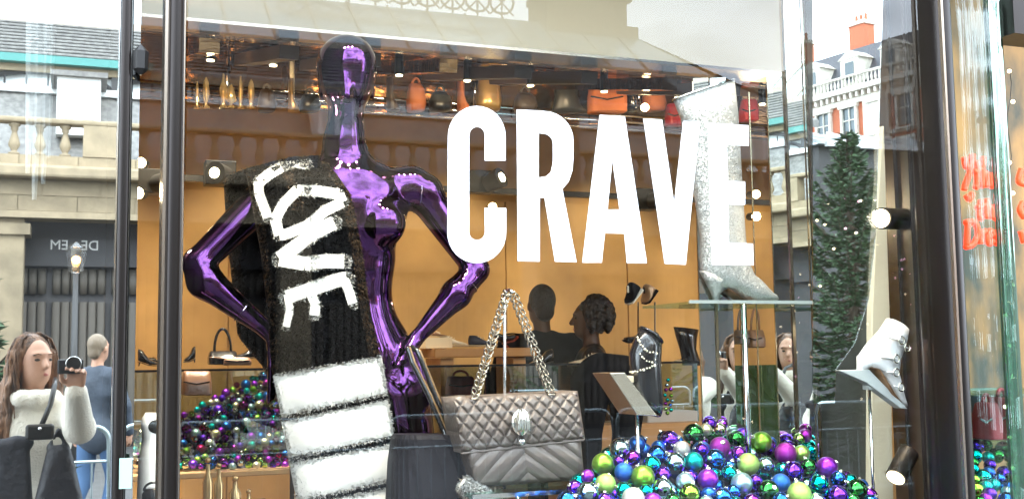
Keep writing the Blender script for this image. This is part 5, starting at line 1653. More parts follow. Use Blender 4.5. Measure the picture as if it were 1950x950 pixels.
# ---- white sculpted figure beside the mullion, and black bag at its foot
wf = thing('white_display_figure', 'smooth white bottle-shaped display figure with a round black hole behind the bronze mullion', 'display figure', P(285, 950, .7))
obj('figure_body', loft([(277, 785, 297, 785, .006), (270, 796, 305, 793, .03), (268, 812, 309, 812, .04), (271, 832, 308, 832, .038), (268, 852, 312, 850, .045), (263, 880, 316, 878, .055), (260, 960, 318, 960, .06), (258, 1080, 320, 1080, .065)], .7, 26), mat('gloss_white', (.8, .79, .76), .25), wf, smooth=True)
obj('hole', MB().sphere(P(296, 812, .663), .019, 16, 10, (1, .3, 1)), mat('black_hole', (.01, .01, .01), .7), wf)
kb = thing('bucket_bag', 'small black leather bucket bag at the foot of the white display figure', 'handbag', P(290, 955, .6))
obj('bag_body', loft([(276, 930, 314, 926, .03), (270, 940, 318, 938, .04), (268, 985, 318, 985, .045)], .58, 20), M_BPAT, kb, smooth=True)
obj('handle', MB().tube([P(274 + 38 * (.5 - .5 * math.cos(t)), 934 - 16 * math.sin(t), .57) for t in [PI * q / 12 for q in range(13)]], .0035, n=6), M_BPAT, kb, smooth=True)
gn = thing('green_card', 'pale green folded card standing below the cream lamp at the left post', 'card', P(238, 930, .1))
obj('card_sheet', MB().span((P(227, 900, -.06).x, -.062, P(227, 930, -.06).z), (P(251, 900, -.06).x, -.059, P(227, 872, -.06).z)), mat('mint_card', (.32, .52, .42), .6), gn)

# ---- baubles
BCOL = {'silver': (.34, .50, .54), 'green': (.22, .42, .04), 'lime': (.36, .55, .12), 'blue': (.02, .12, .45), 'purple': (.28, .03, .50), 'violet': (.14, .03, .55), 'teal': (.0, .42, .38), 'dark green': (.03, .20, .04), 'magenta': (.24, .015, .24), 'gold': (.70, .62, .40), 'crimson': (.45, .02, .12), 'pearl white': (.75, .72, .62)}
def bmat(c, f):
    nm = c.replace(' ', '_') + '_' + f
    col_ = BCOL[c]
    if f == 'shiny': return mat(nm, col_, .03, 1.0)
    if f == 'matte': return mat(nm, col_, .32, .85)
    return glitter_mat(nm, col_, 900, .35, .7)
M_CAP = mat('silver_cap', (.75, .72, .62), .2, 1.0)
BMESH = {}
def bauble_mesh(c, f, lo=False):
    k = (c, f, lo)
    if k not in BMESH:
        mb_ = MB().sphere((0, 0, 0), 1, 12 if lo else 32, 8 if lo else 20)
        me = mb_.mesh('bauble'); me.materials.append(bmat(c, f)); me.polygons.foreach_set('use_smooth', [True] * len(me.polygons))
        BMESH[k] = me
    return BMESH[k]
capme = MB().lathe([(.23, .93), (.24, 1.10), (.17, 1.14)], n=12).tube([(math.cos(t) * .11, 0, 1.2 + math.sin(t) * .11) for t in [2 * PI * q / 10 for q in range(10)]], .028, n=5, closed=True).mesh('bauble_cap')
capme.materials.append(M_CAP)
def bauble(p, r_, c, f, where, group, lo=False):
    o = bpy.data.objects.new('bauble', bauble_mesh(c, f, lo)); C.objects.link(o)
    rx = RB.uniform(-1.3, 1.3); ry = RB.uniform(-1.2, 1.2)
    o.matrix_basis = Matrix.Translation(p) @ Matrix.Rotation(rx, 4, 'X') @ Matrix.Rotation(ry, 4, 'Y') @ Matrix.Scale(r_, 4)
    lb = f'{f} {c} bauble {where}'
    if lb in USED:
        first = USED[lb]
        lb2 = lb + (', lower' if p.z < first.z else ', higher')
        lb = lb2 if lb2 not in USED else lb + (', further' if p.y > first.y else ', nearer')
    USED[lb] = Vector(p)
    setp(o, lb, 'bauble', group)
    if not lo:
        cp = bpy.data.objects.new('cap', capme); C.objects.link(cp); cp.parent = o
    return o
RB = random.Random(5)
S_, Mt, G_ = 'shiny', 'matte', 'glitter'
NEAR = [(1181, 854, 21, 'silver', S_), (1148, 883, 21, 'green', Mt), (1153, 921, 20, 'lime', G_), (1188, 898, 18, 'blue', G_), (1205, 871, 15, 'purple', S_), (1275, 838, 19, 'violet', S_), (1321, 826, 20, 'dark green', S_), (1251, 866, 19, 'blue', S_), (1241, 885, 18, 'teal', S_), (1298, 855, 16, 'silver', G_), (1285, 881, 21, 'silver', S_), (1321, 878, 18, 'teal', Mt), (1336, 856, 13, 'violet', S_), (1362, 874, 20, 'blue', S_), (1371, 851, 20, 'magenta', G_), (1402, 835, 16, 'dark green', S_), (1450, 841, 20, 'green', Mt), (1425, 883, 21, 'lime', G_), (1407, 863, 14, 'purple', S_), (1459, 885, 16, 'silver', S_), (1496, 863, 21, 'magenta', G_), (1526, 863, 16, 'lime', Mt), (1533, 829, 13, 'magenta', Mt), (1522, 835, 11, 'lime', S_), (1544, 857, 10, 'teal', S_), (1511, 897, 19, 'violet', S_), (1539, 888, 16, 'dark green', S_), (1575, 889, 20, 'purple', Mt), (1597, 911, 16, 'blue', S_), (1559, 921, 19, 'teal', S_), (1596, 943, 20, 'violet', S_), (1631, 932, 21, 'dark green', S_), (1522, 940, 23, 'lime', G_), (1487, 919, 18, 'blue', G_), (1463, 933, 20, 'dark green', S_), (1413, 920, 21, 'silver', Mt), (1388, 901, 16, 'teal', S_), (1348, 912, 20, 'purple', Mt), (1305, 917, 18, 'silver', Mt), (1313, 939, 20, 'green', S_), (1262, 928, 19, 'silver', S_), (1224, 908, 23, 'green', Mt), (1188, 932, 16, 'teal', S_), (1206, 949, 22, 'silver', G_), (1119, 937, 21, 'silver', S_), (1079, 952, 19, 'blue', S_), (1152, 952, 15, 'violet', S_), (1243, 955, 18, 'purple', Mt), (1376, 946, 18, 'blue', S_), (1400, 960, 16, 'teal', S_), (1432, 956, 17, 'purple', S_), (1346, 958, 15, 'silver', Mt), (1119, 906, 13, 'purple', Mt), (1344, 818, 12, 'gold', Mt), (1371, 817, 12, 'gold', S_), (1353, 806, 11, 'violet', S_), (1376, 807, 10, 'purple', S_), (1439, 915, 13, 'violet', S_), (1262, 903, 16, 'violet', S_), (1178, 800 + 78, 11, 'violet', S_), (1486, 952, 16, 'blue', S_), (1555, 955, 18, 'silver', S_), (1658, 958, 18, 'blue', S_), (1281, 953, 14, 'dark green', S_)]
def near_Y(y): return .16 + max(0, (950 - y)) / 150 * .42
placed = []
for (x, y, r_, c, f) in NEAR:
    Yn = near_Y(y); rad = r_ * S(x, y, Yn)
    placed.append([x, y, r_, c, f, P(x, y, Yn), rad])
OUT = [(1060, 960), (1100, 918), (1150, 866), (1200, 838), (1260, 828), (1330, 818), (1400, 822), (1460, 826), (1520, 832), (1575, 872), (1640, 918), (1680, 960)]
tries = 0
while len(placed) < 168 and tries < 9000:
    tries += 1
    x = RB.uniform(1060, 1680); top = interp([(a, b) for a, b in OUT], x)
    y = RB.uniform(top + 4, 975); Yn = near_Y(y) + RB.uniform(.02, .12)
    rad = RB.choice((.022, .026, .03)); p_ = P(x, y, Yn)
    if all((p_ - q[5]).length > (rad + q[6]) * .88 for q in placed):
        placed.append([x, y, rad / S(x, y, Yn), RB.choice(['blue', 'blue', 'violet', 'purple', 'teal', 'dark green', 'teal', 'blue', 'violet', 'silver']), RB.choice((S_, S_, S_, Mt)), p_, rad])
USED = {}
def describe(i, L):
    x, y, r_, c, f = L[i][:5]
    near = sorted((j for j in range(len(L)) if j != i), key=lambda j: math.hypot(L[j][0] - x, L[j][1] - y))[:6]
    lf = next((j for j in near if L[j][0] < x - 4), None); rt = next((j for j in near if L[j][0] > x + 4), None)
    s_ = ''
    if lf is not None and rt is not None: s_ = f'between {L[lf][4]} {L[lf][3]}, {L[rt][4]} {L[rt][3]}'
    elif near: s_ = f'next to {L[near[0]][4]} {L[near[0]][3]}'
    return s_
def zone(x, y, x0, x1, y0, y1):
    h = ('end-left', 'left', 'middle', 'right', 'end-right')[min(4, int((x - x0) / (x1 - x0) * 5))]
    v_ = ('top', 'upper', 'lower', 'bottom')[min(3, max(0, int((y - y0) / (y1 - y0) * 4)))]
    return f'{v_} {h}'
for i, q in enumerate(placed):
    q.append(describe(i, placed) + ', ' + zone(q[0], q[1], 1060, 1680, 795, 965) + ' near heap')
for q in placed:
    bauble(q[5], q[6], q[3], q[4], q[7], 'baubles heaped in the front of the window')
md = thing('display_riser', 'dark riser under the near heap of baubles', 'display riser', (P(1380, 950, .5).x, .5, 1.0))
mdm = MB(); rg = []
for j in range(9):
    t = j / 8; Yn = .14 + t * .62
    rg.append([P(1050 + 640 * i / 20, 985 - t * 130 * math.sin(PI * min(1, max(0, i / 20))) ** .5, Yn) for i in range(21)])
vs = [p for r_ in rg for p in r_]
mdm.add(vs, [(j * 21 + i, j * 21 + i + 1, (j + 1) * 21 + i + 1, (j + 1) * 21 + i) for j in range(8) for i in range(20)])
obj('riser_cloth', mdm, mat('navy_cloth', (.012, .012, .035), .7), md, smooth=True)
struct('bay_platform', MB().span((X0(255, .3), .03, 0), (X0(1740, .3), 1.2, 1.0)), mat('bay_platform_paint', (.12, .09, .07), .4))

# far heap on a table inside the shop
YFH = 3.9
far = []
FOUT = [(252, 822), (300, 808), (350, 785), (400, 762), (440, 738), (475, 720), (505, 714), (540, 720), (600, 760), (700, 800), (800, 812), (870, 835)]
tries = 0
fcol = ['silver', 'green', 'lime', 'blue', 'purple', 'purple', 'violet', 'teal', 'magenta', 'crimson', 'pearl white', 'gold', 'teal', 'green', 'pearl white', 'blue']
while len(far) < 290 and tries < 60000:
    tries += 1
    x = RB.uniform(252, 545) if RB.random() < .93 else RB.uniform(800, 870)
    top = interp(FOUT, x); y = RB.uniform(top, 888); Yn = YFH + (888 - y) / 160 * .35 + RB.uniform(0, .03)
    rad = RB.choice((.019, .022, .026, .030)); p_ = P(x, y, Yn)
    if 300 < x < 352 or x > 525 and x < 800:
        if RB.random() < .8: continue
    if all((p_ - q[5]).length > (rad + q[6]) * .86 for q in far):
        far.append([x, y, rad, RB.choice(fcol), RB.choice((S_, S_, Mt)), p_, rad])
for i, q in enumerate(far):
    q.append(describe(i, far) + ', ' + zone(q[0], q[1], 252, 545, 722, 888) + ' far heap')
far_order = sorted(range(len(far)), key=lambda k: far[k][5].y + (.4 if far[k][0] > 545 else 0) - far[k][6] * 4)
NI = 84
for k in far_order[:NI]:
    q = far[k]; bauble(q[5], q[6], q[3], q[4], q[7], 'baubles heaped on the table inside the shop', True)
FARREST = [far[k] for k in far_order[NI:]]
fm = thing('display_table', 'pale wooden table with the far heap of baubles on it', 'table', (P(450, 890, 4.2).x, 4.2, ZF))
ztab = P(450, 893, YFH).z
obj('table_top', MB().span((X0(180, YFH), YFH - .1, ztab - .03), (X0(930, YFH), YFH + .8, ztab)), mat('pale_oak', (.50, .33, .17), .45, var=.15, vscale=3, stretch=(1, 8, 8)), fm, bevel=.004)
for (x, y) in ((200, -.05), (900, -.05), (200, .7), (900, .7)):
    obj('leg', MB().span((X0(x, YFH) - .03, YFH + y, ZF), (X0(x, YFH) + .03, YFH + y + .06, ztab - .031)), M_BLACKMETAL, fm)
fmb = MB(); fmats = []
for q in FARREST:
    mm_ = bmat(q[3], q[4])
    if mm_ not in fmats: fmats.append(mm_)
    fmb.sphere(q[5], q[6], 12, 8, mi=fmats.index(mm_))
setp(obj('bauble_heap', fmb, fmats, smooth=True), 'the remaining mixed coloured baubles of the far heap on the pale table', 'baubles', kind='stuff')
hpm = MB(); vs = []
for j in range(5):
    for i in range(16):
        x = 252 + i * 40; t = j / 4; yt = 892 + (interp(FOUT, x) + 14 - 892) * t
        vs.append(P(x, yt, YFH + .05 + t * .33))
obj('heap_cloth', hpm.add(vs, [(j * 16 + i, j * 16 + i + 1, (j + 1) * 16 + i + 1, (j + 1) * 16 + i) for j in range(4) for i in range(15)]), mat('navy_cloth', (.012, .012, .035), .7), fm, smooth=True)
M_GOLDG = mat('amber_glass', (.62, .45, .22), .08, .7)
for (px, py, h_, w_, lab) in ((395, 950, 95, 10, 'tall narrow gold glass bottle standing before the far heap of baubles'), (416, 950, 85, 9, 'dark necked gold bottle beside the tall one'), (447, 955, 65, 12, 'short wide gold bottle second from the right'), (473, 960, 45, 9, 'smallest gold bottle, rightmost of the group')):
    p0 = P(px, py + 20, 2.0); s_ = S(px, py, 2.0)
    t = thing('perfume_bottle', lab, 'bottle', p0, 'gold bottles before the far heap')
    obj('bottle_body', MB().lathe([(w_ * s_, 0), (w_ * s_, h_ * .55 * s_), (w_ * .45 * s_, h_ * .72 * s_), (w_ * .4 * s_, h_ * .9 * s_)], p0, 16), M_GOLDG, t, smooth='auto')
    obj('stopper', MB().sphere(p0 + Vector((0, 0, h_ * .98 * s_)), w_ * .55 * s_, 12, 8), M_GOLDG, t, smooth=True)
bt = thing('low_table', 'low amber glass table holding the gold bottles', 'table', P(430, 980, 2.0))
zlt = P(430, 970, 2.0).z
obj('table_top', MB().span((X0(352, 2.0), 1.8, zlt - .02), (X0(530, 2.0), 2.3, zlt)), mat('amber_top', (.4, .2, .07), .2, .3), bt)
obj('pedestal', MB().span((X0(400, 2.0), 1.95, ZF), (X0(470, 2.0), 2.15, zlt - .021)), M_BLACKMETAL, bt)

# ---- the long black-edged glass counter with shoes and bags
YCN = 3.2
cz = P(780, 696, YCN).z
ctr = thing('shop_counter', 'long dark glass-topped counter carrying shoes and bags across the shop', 'counter', (X0(790, YCN), YCN + .2, ZF))
obj('counter_top', MB().span((X0(235, YCN), YCN, cz - .012), (X0(1325, YCN), YCN + .42, cz)), mat('smoked_top', (.02, .02, .022), .12, .2), ctr)
obj('front_glass', MB().span((X0(235, YCN), YCN + .02, cz - .42), (X0(1325, YCN), YCN + .028, cz - .013)), glass_mat('counter_glass', .18, (.7, .78, .76)), ctr)
None and obj('lower_shelf', MB().span((X0(235, YCN), YCN + .03, cz - .44), (X0(1325, YCN), YCN + .42, cz - .42)), mat('pale_oak', (.50, .33, .17), .45), ctr)
for px in (237, 560, 930, 1323):
    obj('counter_post', MB().span((X0(px, YCN) - .012, YCN + .03, ZF), (X0(px, YCN) + .012, YCN + .05, cz - .013)), M_CHROME, ctr)
M_BROWNB = mat('brown_leather', (.16, .08, .045), .35, bump=.15)
def simple_bag(lab, x0, y0, x1, y1, Y, m_, handle=0, name='handbag', grp=None, d=.07):
    t = thing(name, lab, 'handbag', P((x0 + x1) / 2, y1, Y), grp)
    w_ = (x1 - x0)
    obj('bag_body', loft([(x0 + w_ * .08, y0, x1 - w_ * .08, y0, d * .4), (x0 + w_ * .04, y0 + 3, x1 - w_ * .04, y0 + 3, d * .6), (x0, (y0 + y1) / 2, x1, (y0 + y1) / 2, d), (x0, y1 - 2, x1, y1 - 2, d), (x0 + 2, y1, x1 - 2, y1, d * .8)], Y, 24, power=5), m_, t, smooth='auto')
    if handle:
        xm = (x0 + x1) / 2; hw = w_ * .28
        obj('handle', MB().tube([P(xm - hw * math.cos(q * PI / 14), y0 - handle * math.sin(q * PI / 14), Y) for q in range(15)], .007, n=8), m_, t, smooth=True)
    obj('flap_edge', MB().tube([P(x0 + w_ * .05, y0 + (y1 - y0) * .45, Y - d - .004), P((x0 + x1) / 2, y0 + (y1 - y0) * .55, Y - d - .006), P(x1 - w_ * .05, y0 + (y1 - y0) * .45, Y - d - .004)], .004, n=6), M_BPAT if m_ is not M_BPAT else M_BROWNB, t)
    return t
simple_bag('black handbag with a tall looped handle on the counter left of the scarf', 396, 668, 452, 694, 3.35, M_BPAT, 42)
simple_bag('flat brown bag on the counter just left of the scarf tail', 425, 680, 478, 695, 3.28, M_BROWNB, 0, d=.05)
simple_bag('large brown satchel under the counter edge, left of the bauble heap', 346, 706, 402, 752, 3.1, M_BROWNB, 0)
simple_bag('red handbag below the counter, left of the chain of the grey bag', 852, 716, 902, 752, 3.45, mat('red_leather', (.26, .012, .010), .4, bump=.1), 10)
simple_bag('small quilted brown bag on chain handles seen through the plinth', 1424, 628, 1452, 662, 3.3, mat('quilt_brown', (.22, .12, .06), .4, bump=.5, bscale=20), 40, d=.05)
simple_bag('grey box bag beside the quilted brown bag inside the plinth view', 1400, 628, 1422, 655, 3.3, M_GLEA, 38, d=.05)
simple_bag('orange suede bag hanging under the copper canopy above the letter A', 1122, 158, 1190, 216, 2.45, mat('orange_suede', (.34, .085, .015), .8, bump=.2), 8, d=.05)
simple_bag('red purse on the canopy rail right of the letter E', 1412, 190, 1440, 232, 2.45, mat('red_leather', (.26, .012, .010), .4), 0, d=.04)
simple_bag('dark crimson purse on the canopy rail above the letter V', 1270, 198, 1300, 240, 2.45, mat('crimson_leather', (.2, .01, .015), .4), 0, d=.04)
def shoe(lab, x0, x1, yb_, hgt, Y, m_, sole, heel=0, flip=1, ang=0, name='shoe', grp=None):
    """side-on shoe from x0 (heel) to x1 (toe), bottom at yb_"""
    t = thing(name, lab, 'shoe', P((x0 + x1) / 2, yb_, Y), grp)
    L = x1 - x0; sg = 1 if L > 0 else -1; L = abs(L)
    cx, cy = (x0 + x1) / 2, yb_
    ca, sa = math.cos(R(ang)), math.sin(R(ang))
    def q(u, v):
        x = (u - .5) * L * sg; y = -v
        return (cx + x * ca - y * sa, cy + x * sa + y * ca)
    pairs = []
    for (u, lo, hi, dp) in ((0.0, .18, .75, .015), (.03, .12, .98, .03), (.14, .10, 1.0, .036), (.28, .10, .95, .038), (.42, .10, .72, .04), (.6, .10, .52, .045), (.8, .10, .40, .045), (.94, .10, .30, .034), (1.0, .12, .2, .012)):
        a = q(u, lo * hgt + heel * (1 - min(1, u / .6))); b = q(u, hi * hgt + heel * (1 - min(1, u / .6)))
        pairs.append((*a, *b, dp))
    obj('upper', loft(pairs, Y, 16), m_, t, smooth=True)
    sp = []
    for u in (-.02, .1, .3, .55, .8, .97, 1.02):
        hh = heel * (1 - min(1, max(0, u) / .6))
        a = q(u, hh); b = q(u, hh + (.17 if not heel else .08) * hgt); dp = .012 if u < 0 or u > 1 else .043
        sp.append((*a, *b, dp))
    obj('sole', loft(sp, Y, 14), sole, t, smooth='auto')
    if heel:
        obj('heel', loft([(*q(-.0, heel + 1), *q(.16, heel * .9), .03), (*q(.02, 0), *q(.09, 0), .012)], Y, 10), sole, t)
    else:
        for k in range(3):
            u = .34 + k * .09
            a = q(u, (.86 - k * .1) * hgt)
            obj('lace', MB().tube([P(*a, Y - .028), P(*a, Y) + Vector((0, 0, .006)), P(*a, Y + .028)], .004, n=5), sole, t)
    return t
M_WSH = mat('white_canvas', (.72, .64, .5), .6); M_CRM = mat('cream_rubber', (.66, .54, .36), .6); M_NAVY = mat('navy_suede', (.03, .035, .06), .7)
YS = 3.9
shoe('white trainer on the bench, leftmost of the row left of the chain', 838, 890, 660, 22, YS, M_WSH, M_CRM)
shoe('navy and white trainer on the bench touching the chain', 893, 945, 660, 22, YS, M_NAVY, M_CRM)
shoe('black stiletto shoe with a red lining tilted above the bench', 962, 990, 652, 34, YS, M_BPAT, mat('red_lining', (.5, .06, .02), .5), 12, ang=-50)
shoe('small tan shoe on a white box at the left of the bench', 822, 850, 641, 9, YS, M_BROWNB, M_CRM)
shoe('cream chunky trainer on the counter in front of the woman customer', 1150, 1082, 697, 26, 3.35, M_CRM, M_WSH)
shoe('cream trainer at the right end of the counter', 1325, 1285, 640 + 50, 14, 3.35, M_CRM, M_WSH)
shoe('black court shoe on the counter right of the man', 1052, 1010, 697, 26, 3.35, M_BPAT, M_BLACKMETAL, 8)
shoe('black pump on the counter left of the bronze mullion', 262, 300, 697, 26, 3.35, M_BPAT, mat('gold_sole', (.7, .5, .25), .2, 1.0), 8)
shoe('gold-soled mule stacked at the far left of the counter', 282, 310, 690, 10, 3.45, M_BPAT, mat('gold_sole', (.7, .5, .25), .2, 1.0))
shoe('black knife-toed shoe on the counter beside the looped handbag', 372, 350, 690, 26, 3.4, M_BPAT, M_BLACKMETAL, 6)
shoe('pointed black shoe lying behind the flat brown bag', 500, 440, 685, 26, 3.45, M_BPAT, M_BLACKMETAL, 6)
shoe('black trainer with a white toe cap hanging toe down above the pearl boot', 1228, 1192, 566, 26, 1.6, M_BLKCLOTH, M_WSH, 0, ang=-52)
shoe('bronze brown trainer hanging toe down beside the black one', 1256, 1224, 566, 24, 1.75, mat('bronze_sheen', (.35, .2, .1), .35, .4), M_BLKCLOTH, 0, ang=-55)
for (px, yy) in ((1215, 1.6), (1247, 1.75)):
    t = thing('shoe_rod', 'thin steel rod holding up the ' + ('black' if px < 1230 else 'bronze brown') + ' hanging trainer', 'display stand', P(px, 700, yy))
    obj('rod', MB().tube([P(px, 575, yy), P(px, 760, yy)], .004, n=6), M_CHROME, t)
shoe('black heeled sandal on a stand behind the pearl boot, left one', 1212, 1186, 655, 30, 3.0, M_BPAT, M_BPAT, 12, ang=35)
shoe('tall black boot leaning at the right end of the counter', 1300, 1312, 690, 10, 3.3, M_BPAT, M_BPAT)
bl = thing('tall_boot', 'black slouch boot standing at the right of the counter beside the plinth', 'boot', P(1305, 695, 3.3))
obj('boot_upper', loft([(1283, 622, 1330, 628, .04), (1288, 640, 1326, 642, .05), (1296, 665, 1324, 665, .05), (1300, 685, 1332, 688, .05), (1300, 695, 1340, 696, .04)], 3.3, 18), M_BPAT, bl, smooth=True)
# bench with shoes
bn = thing('display_bench', 'thick tan wooden bench with trainers on it behind the grey bag chain', 'bench', P(910, 700, YS))
zb1, zb0 = P(900, 663, YS).z, P(900, 680, YS).z
M_TAN = mat('tan_wood', (.50, .25, .08), .45, var=.12, vscale=2)
obj('bench_top', MB().span((X0(812, YS), YS - .15, zb0), (X0(1002, YS), YS + .3, zb1)), M_TAN, bn, bevel=.008)
for px in (840, 975): obj('leg', MB().span((X0(px, YS) - .04, YS - .1, ZF), (X0(px, YS) + .04, YS + .2, zb0 - .003)), M_TAN, bn)
obj('shoe_box', MB().span((X0(800, YS), YS - .1, zb1 + .003), (X0(850, YS), YS + .12, P(820, 642, YS).z - .003)), M_CRM, bn)
# drawers and plinths behind, under the bench
for (px0, px1, py0, py1, Y, m_, lab) in ((1090, 1330, 812, 960, 3.0, M_TAN, 'wide tan wooden sales desk seen under the pearl boot plate'), (1225, 1320, 785, 812, 3.1, mat('pale_marble', (.5, .45, .38), .3), 'pale slab lying on the tan desk'), (1000, 1080, 705, 745, 4.6, mat('dark_cabinet_wood', (.18, .09, .03), .5), 'dark wooden cabinet behind the chain of the grey bag')):  # cabinet in a darker brown wood
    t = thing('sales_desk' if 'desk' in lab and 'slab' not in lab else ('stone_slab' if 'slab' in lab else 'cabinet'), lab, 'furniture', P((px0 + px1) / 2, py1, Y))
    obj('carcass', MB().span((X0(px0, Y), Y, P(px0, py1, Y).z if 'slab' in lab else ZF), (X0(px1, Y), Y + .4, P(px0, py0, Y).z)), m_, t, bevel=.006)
    if 'slab' not in lab: obj('drawer_front', MB().span((X0(px0 + 10, Y), Y - .012, ZF + .2), (X0(px1 - 10, Y), Y - .002, P(px0, py0 + 8, Y).z)), m_, t)
# beaded bauble column seen beside the pearl boot
for i, (x, y, c) in enumerate(((1272, 723, 'teal'), (1270, 733, 'silver'), (1268, 742, 'magenta'), (1277, 741, 'purple'), (1266, 752, 'teal'), (1278, 753, 'green'), (1271, 761, 'teal'), (1280, 763, 'silver'), (1267, 768, 'magenta'), (1276, 771, 'blue'), (1268, 778, 'lime'), (1278, 780, 'teal'), (1271, 786, 'green'))):
    Yn = 2.2
    bauble(P(x, y, Yn), .010, c, 'shiny', 'in strand by pearl boot, ' + describe(i, [(a, b, 1, cc, 'shiny') for (a, b, cc) in ((1272, 723, 'teal'), (1270, 733, 'silver'), (1268, 742, 'magenta'), (1277, 741, 'purple'), (1266, 752, 'teal'), (1278, 753, 'green'), (1271, 761, 'teal'), (1280, 763, 'silver'), (1267, 768, 'magenta'), (1276, 771, 'blue'), (1268, 778, 'lime'), (1278, 780, 'teal'), (1271, 786, 'green'))]), 'strand of small baubles', True)

# customers
mm = P(1030, 575, 4.5)
person('man customer with short dark hair in a black coat seen from behind', (mm.x, 4.5, ZF), P(1030, 547, 4.5).z - ZF, 0,
    (((-.30, -.02, 1.12), (-.2, .2, 1.0), (.5, 1, 0), (0, 0, 1), .4), ((.30, -.02, 1.12), (.2, .2, 1.0), (-.5, 1, 0), (0, 0, 1), .4)),
    M_BLKCLOTH, M_BLKCLOTH, hair=hair_short(M_HAIRK), skin=M_SKIND, sleeve=1.6, collar=1, h=.014, topz=.75, fat=1.22, faces=False)
mm = P(1122, 600, 4.1)
person('woman customer with curly black hair in a black leather jacket, in profile', (mm.x, 4.1, ZF), P(1122, 574, 4.1).z - ZF, R(70),
    (((-.24, .02, 1.12), (-.12, .24, 1.05), (.5, 1, 0), (0, 0, 1), .4), ((.24, .02, 1.12), (.12, .24, 1.05), (-.5, 1, 0), (0, 0, 1), .4)),
    M_BLKLEATHER, M_BLKCLOTH, hair=hair_curly(M_HAIRK), skin=M_SKIND, sleeve=1.2, collar=1, h=.014, topz=.82, fat=1.1)
# a third customer's dark trousers, close behind the bag
def lx(x, y, Y=2.3): return np.array(P(x, y, Y))
tc_ = thing('person', 'person in loose black trousers standing close behind the grey quilted bag', 'person', P(1150, 1100, 2.3))
s = SDF(.04); k_ = S(1150, 780, 2.3)
s.cap(lx(1145, 715), lx(1185, 715), 44 * k_, 40 * k_, ((0, 1, 0), .8))
s.cap(lx(1125, 730), lx(1120, 850), 40 * k_, 22 * k_).cap(lx(1120, 850), lx(1112, 1050), 22 * k_, 16 * k_)
s.cap(lx(1195, 730), lx(1192, 850), 40 * k_, 24 * k_).cap(lx(1192, 850), lx(1190, 1050), 24 * k_, 18 * k_)
obj('trousers', s.mesh('trousers', .014), M_BLKCLOTH, tc_)

# ---- things under the copper canopy
for (px, y0, y1, w_, m_, lab) in ((1200, 150, 212, 10, M_BPAT, 'slim black boot standing on the canopy rail above the letter V'), (1078, 150, 215, 26, M_BLACKMETAL, 'dark boot shape on the canopy rail above the letter R')):
    t = thing('tall_boot', lab, 'boot', P(px, y1, 2.5))
    obj('boot_upper', loft([(px - w_, y0, px + w_, y0, .04), (px - w_ * .8, (y0 + y1) / 2, px + w_ * .8, (y0 + y1) / 2, .04), (px - w_, y1 - 8, px + w_ * 1.2, y1 - 8, .05), (px - w_, y1, px + w_ * 2, y1, .03)], 2.5, 16), m_, t, smooth=True)
for i, px in enumerate((375, 392, 425, 440, 458, 478)):
    t = thing('gold_ornament', 'slim gold ornament on the canopy rail at upper left, ' + ('first', 'second', 'third', 'fourth', 'fifth', 'sixth')[i] + ' from the mullion', 'ornament', P(px, 205, 2.55), 'gold ornaments on the canopy rail')
    hh = (52, 60, 66, 48, 62, 55)[i]; p0 = P(px, 206, 2.55); s_ = S(px, 200, 2.55)
    obj('ornament_body', MB().lathe([(5 * s_, 0), ((2 + i % 3) * s_, 8 * s_), ((5 + 2 * (i % 4)) * s_, hh * (.3 + .12 * (i % 3)) * s_), ((3 + i % 2 * 3) * s_, hh * .8 * s_), ((1 + i % 3) * s_, hh * s_)], p0, 12), M_GOLDG, t, smooth=True)
    obj('foot', MB().lathe([(8 * s_, -.002), (8 * s_, .006)], p0, 12), M_GOLDG, t)

# ---- right: curved glass column, neon script, red bags and baubles behind it
YK = .5
cg = thing('curved_window', 'curved fluted glass window with red neon handwriting at the right edge', 'shop window', (X0(1890, YK), YK, 0))
xc0, xc1 = X0(1846, 0), X0(1925, 0)
gm_ = MB(); ring0 = []; NN = 40
cxx = (xc0 + xc1) / 2; rad_ = (xc1 - xc0) / 2 * 1.02
pts_ = [(cxx - rad_ * math.cos(PI * q / NN), .06 - .22 * math.sin(PI * q / NN) * 0.5 + .006 * math.cos(q * 2.2)) for q in range(NN + 1)]
gm_.add([(x, y, 0) for x, y in pts_] + [(x, y, 4.2) for x, y in pts_] + [(x, y + .008, 4.2) for x, y in pts_] + [(x, y + .008, 0) for x, y in pts_],
    [(q, q + 1, NN + 2 + q, NN + 1 + q) for q in range(NN)] + [(3 * (NN + 1) + q + 1, 3 * (NN + 1) + q, 2 * (NN + 1) + q, 2 * (NN + 1) + q + 1) for q in range(NN)])
obj('curved_glass', gm_, M_GLASSW, cg, smooth=True)
for px, w_ in ((1921, .02), (1934, .012)):
    obj('column_edge', MB().tube([(X0(px, .0), .02, 0), (X0(px, .0), .02, 4.2)], w_, n=12), glass_mat('green_glass_rod', .6, (.4, .6, .5), (.5, .65, .55), .1), cg, smooth=True)
obj('lintel', MB().span((X0(1936), -.04, P(1940, 73, 0).z), (X0(2100), .08, P(1940, 2, 0).z)), M_STEEL, cg)
obj('side_glass', MB().span((X0(1938), .03, .4), (X0(2100), .038, P(1940, 73, 0).z - .002)), [M_CLEAR, M_GLASSW], cg)
M_NEON = mat('red_neon', (1, .1, .03), emit=(1, .014, .004), estr=4.2)
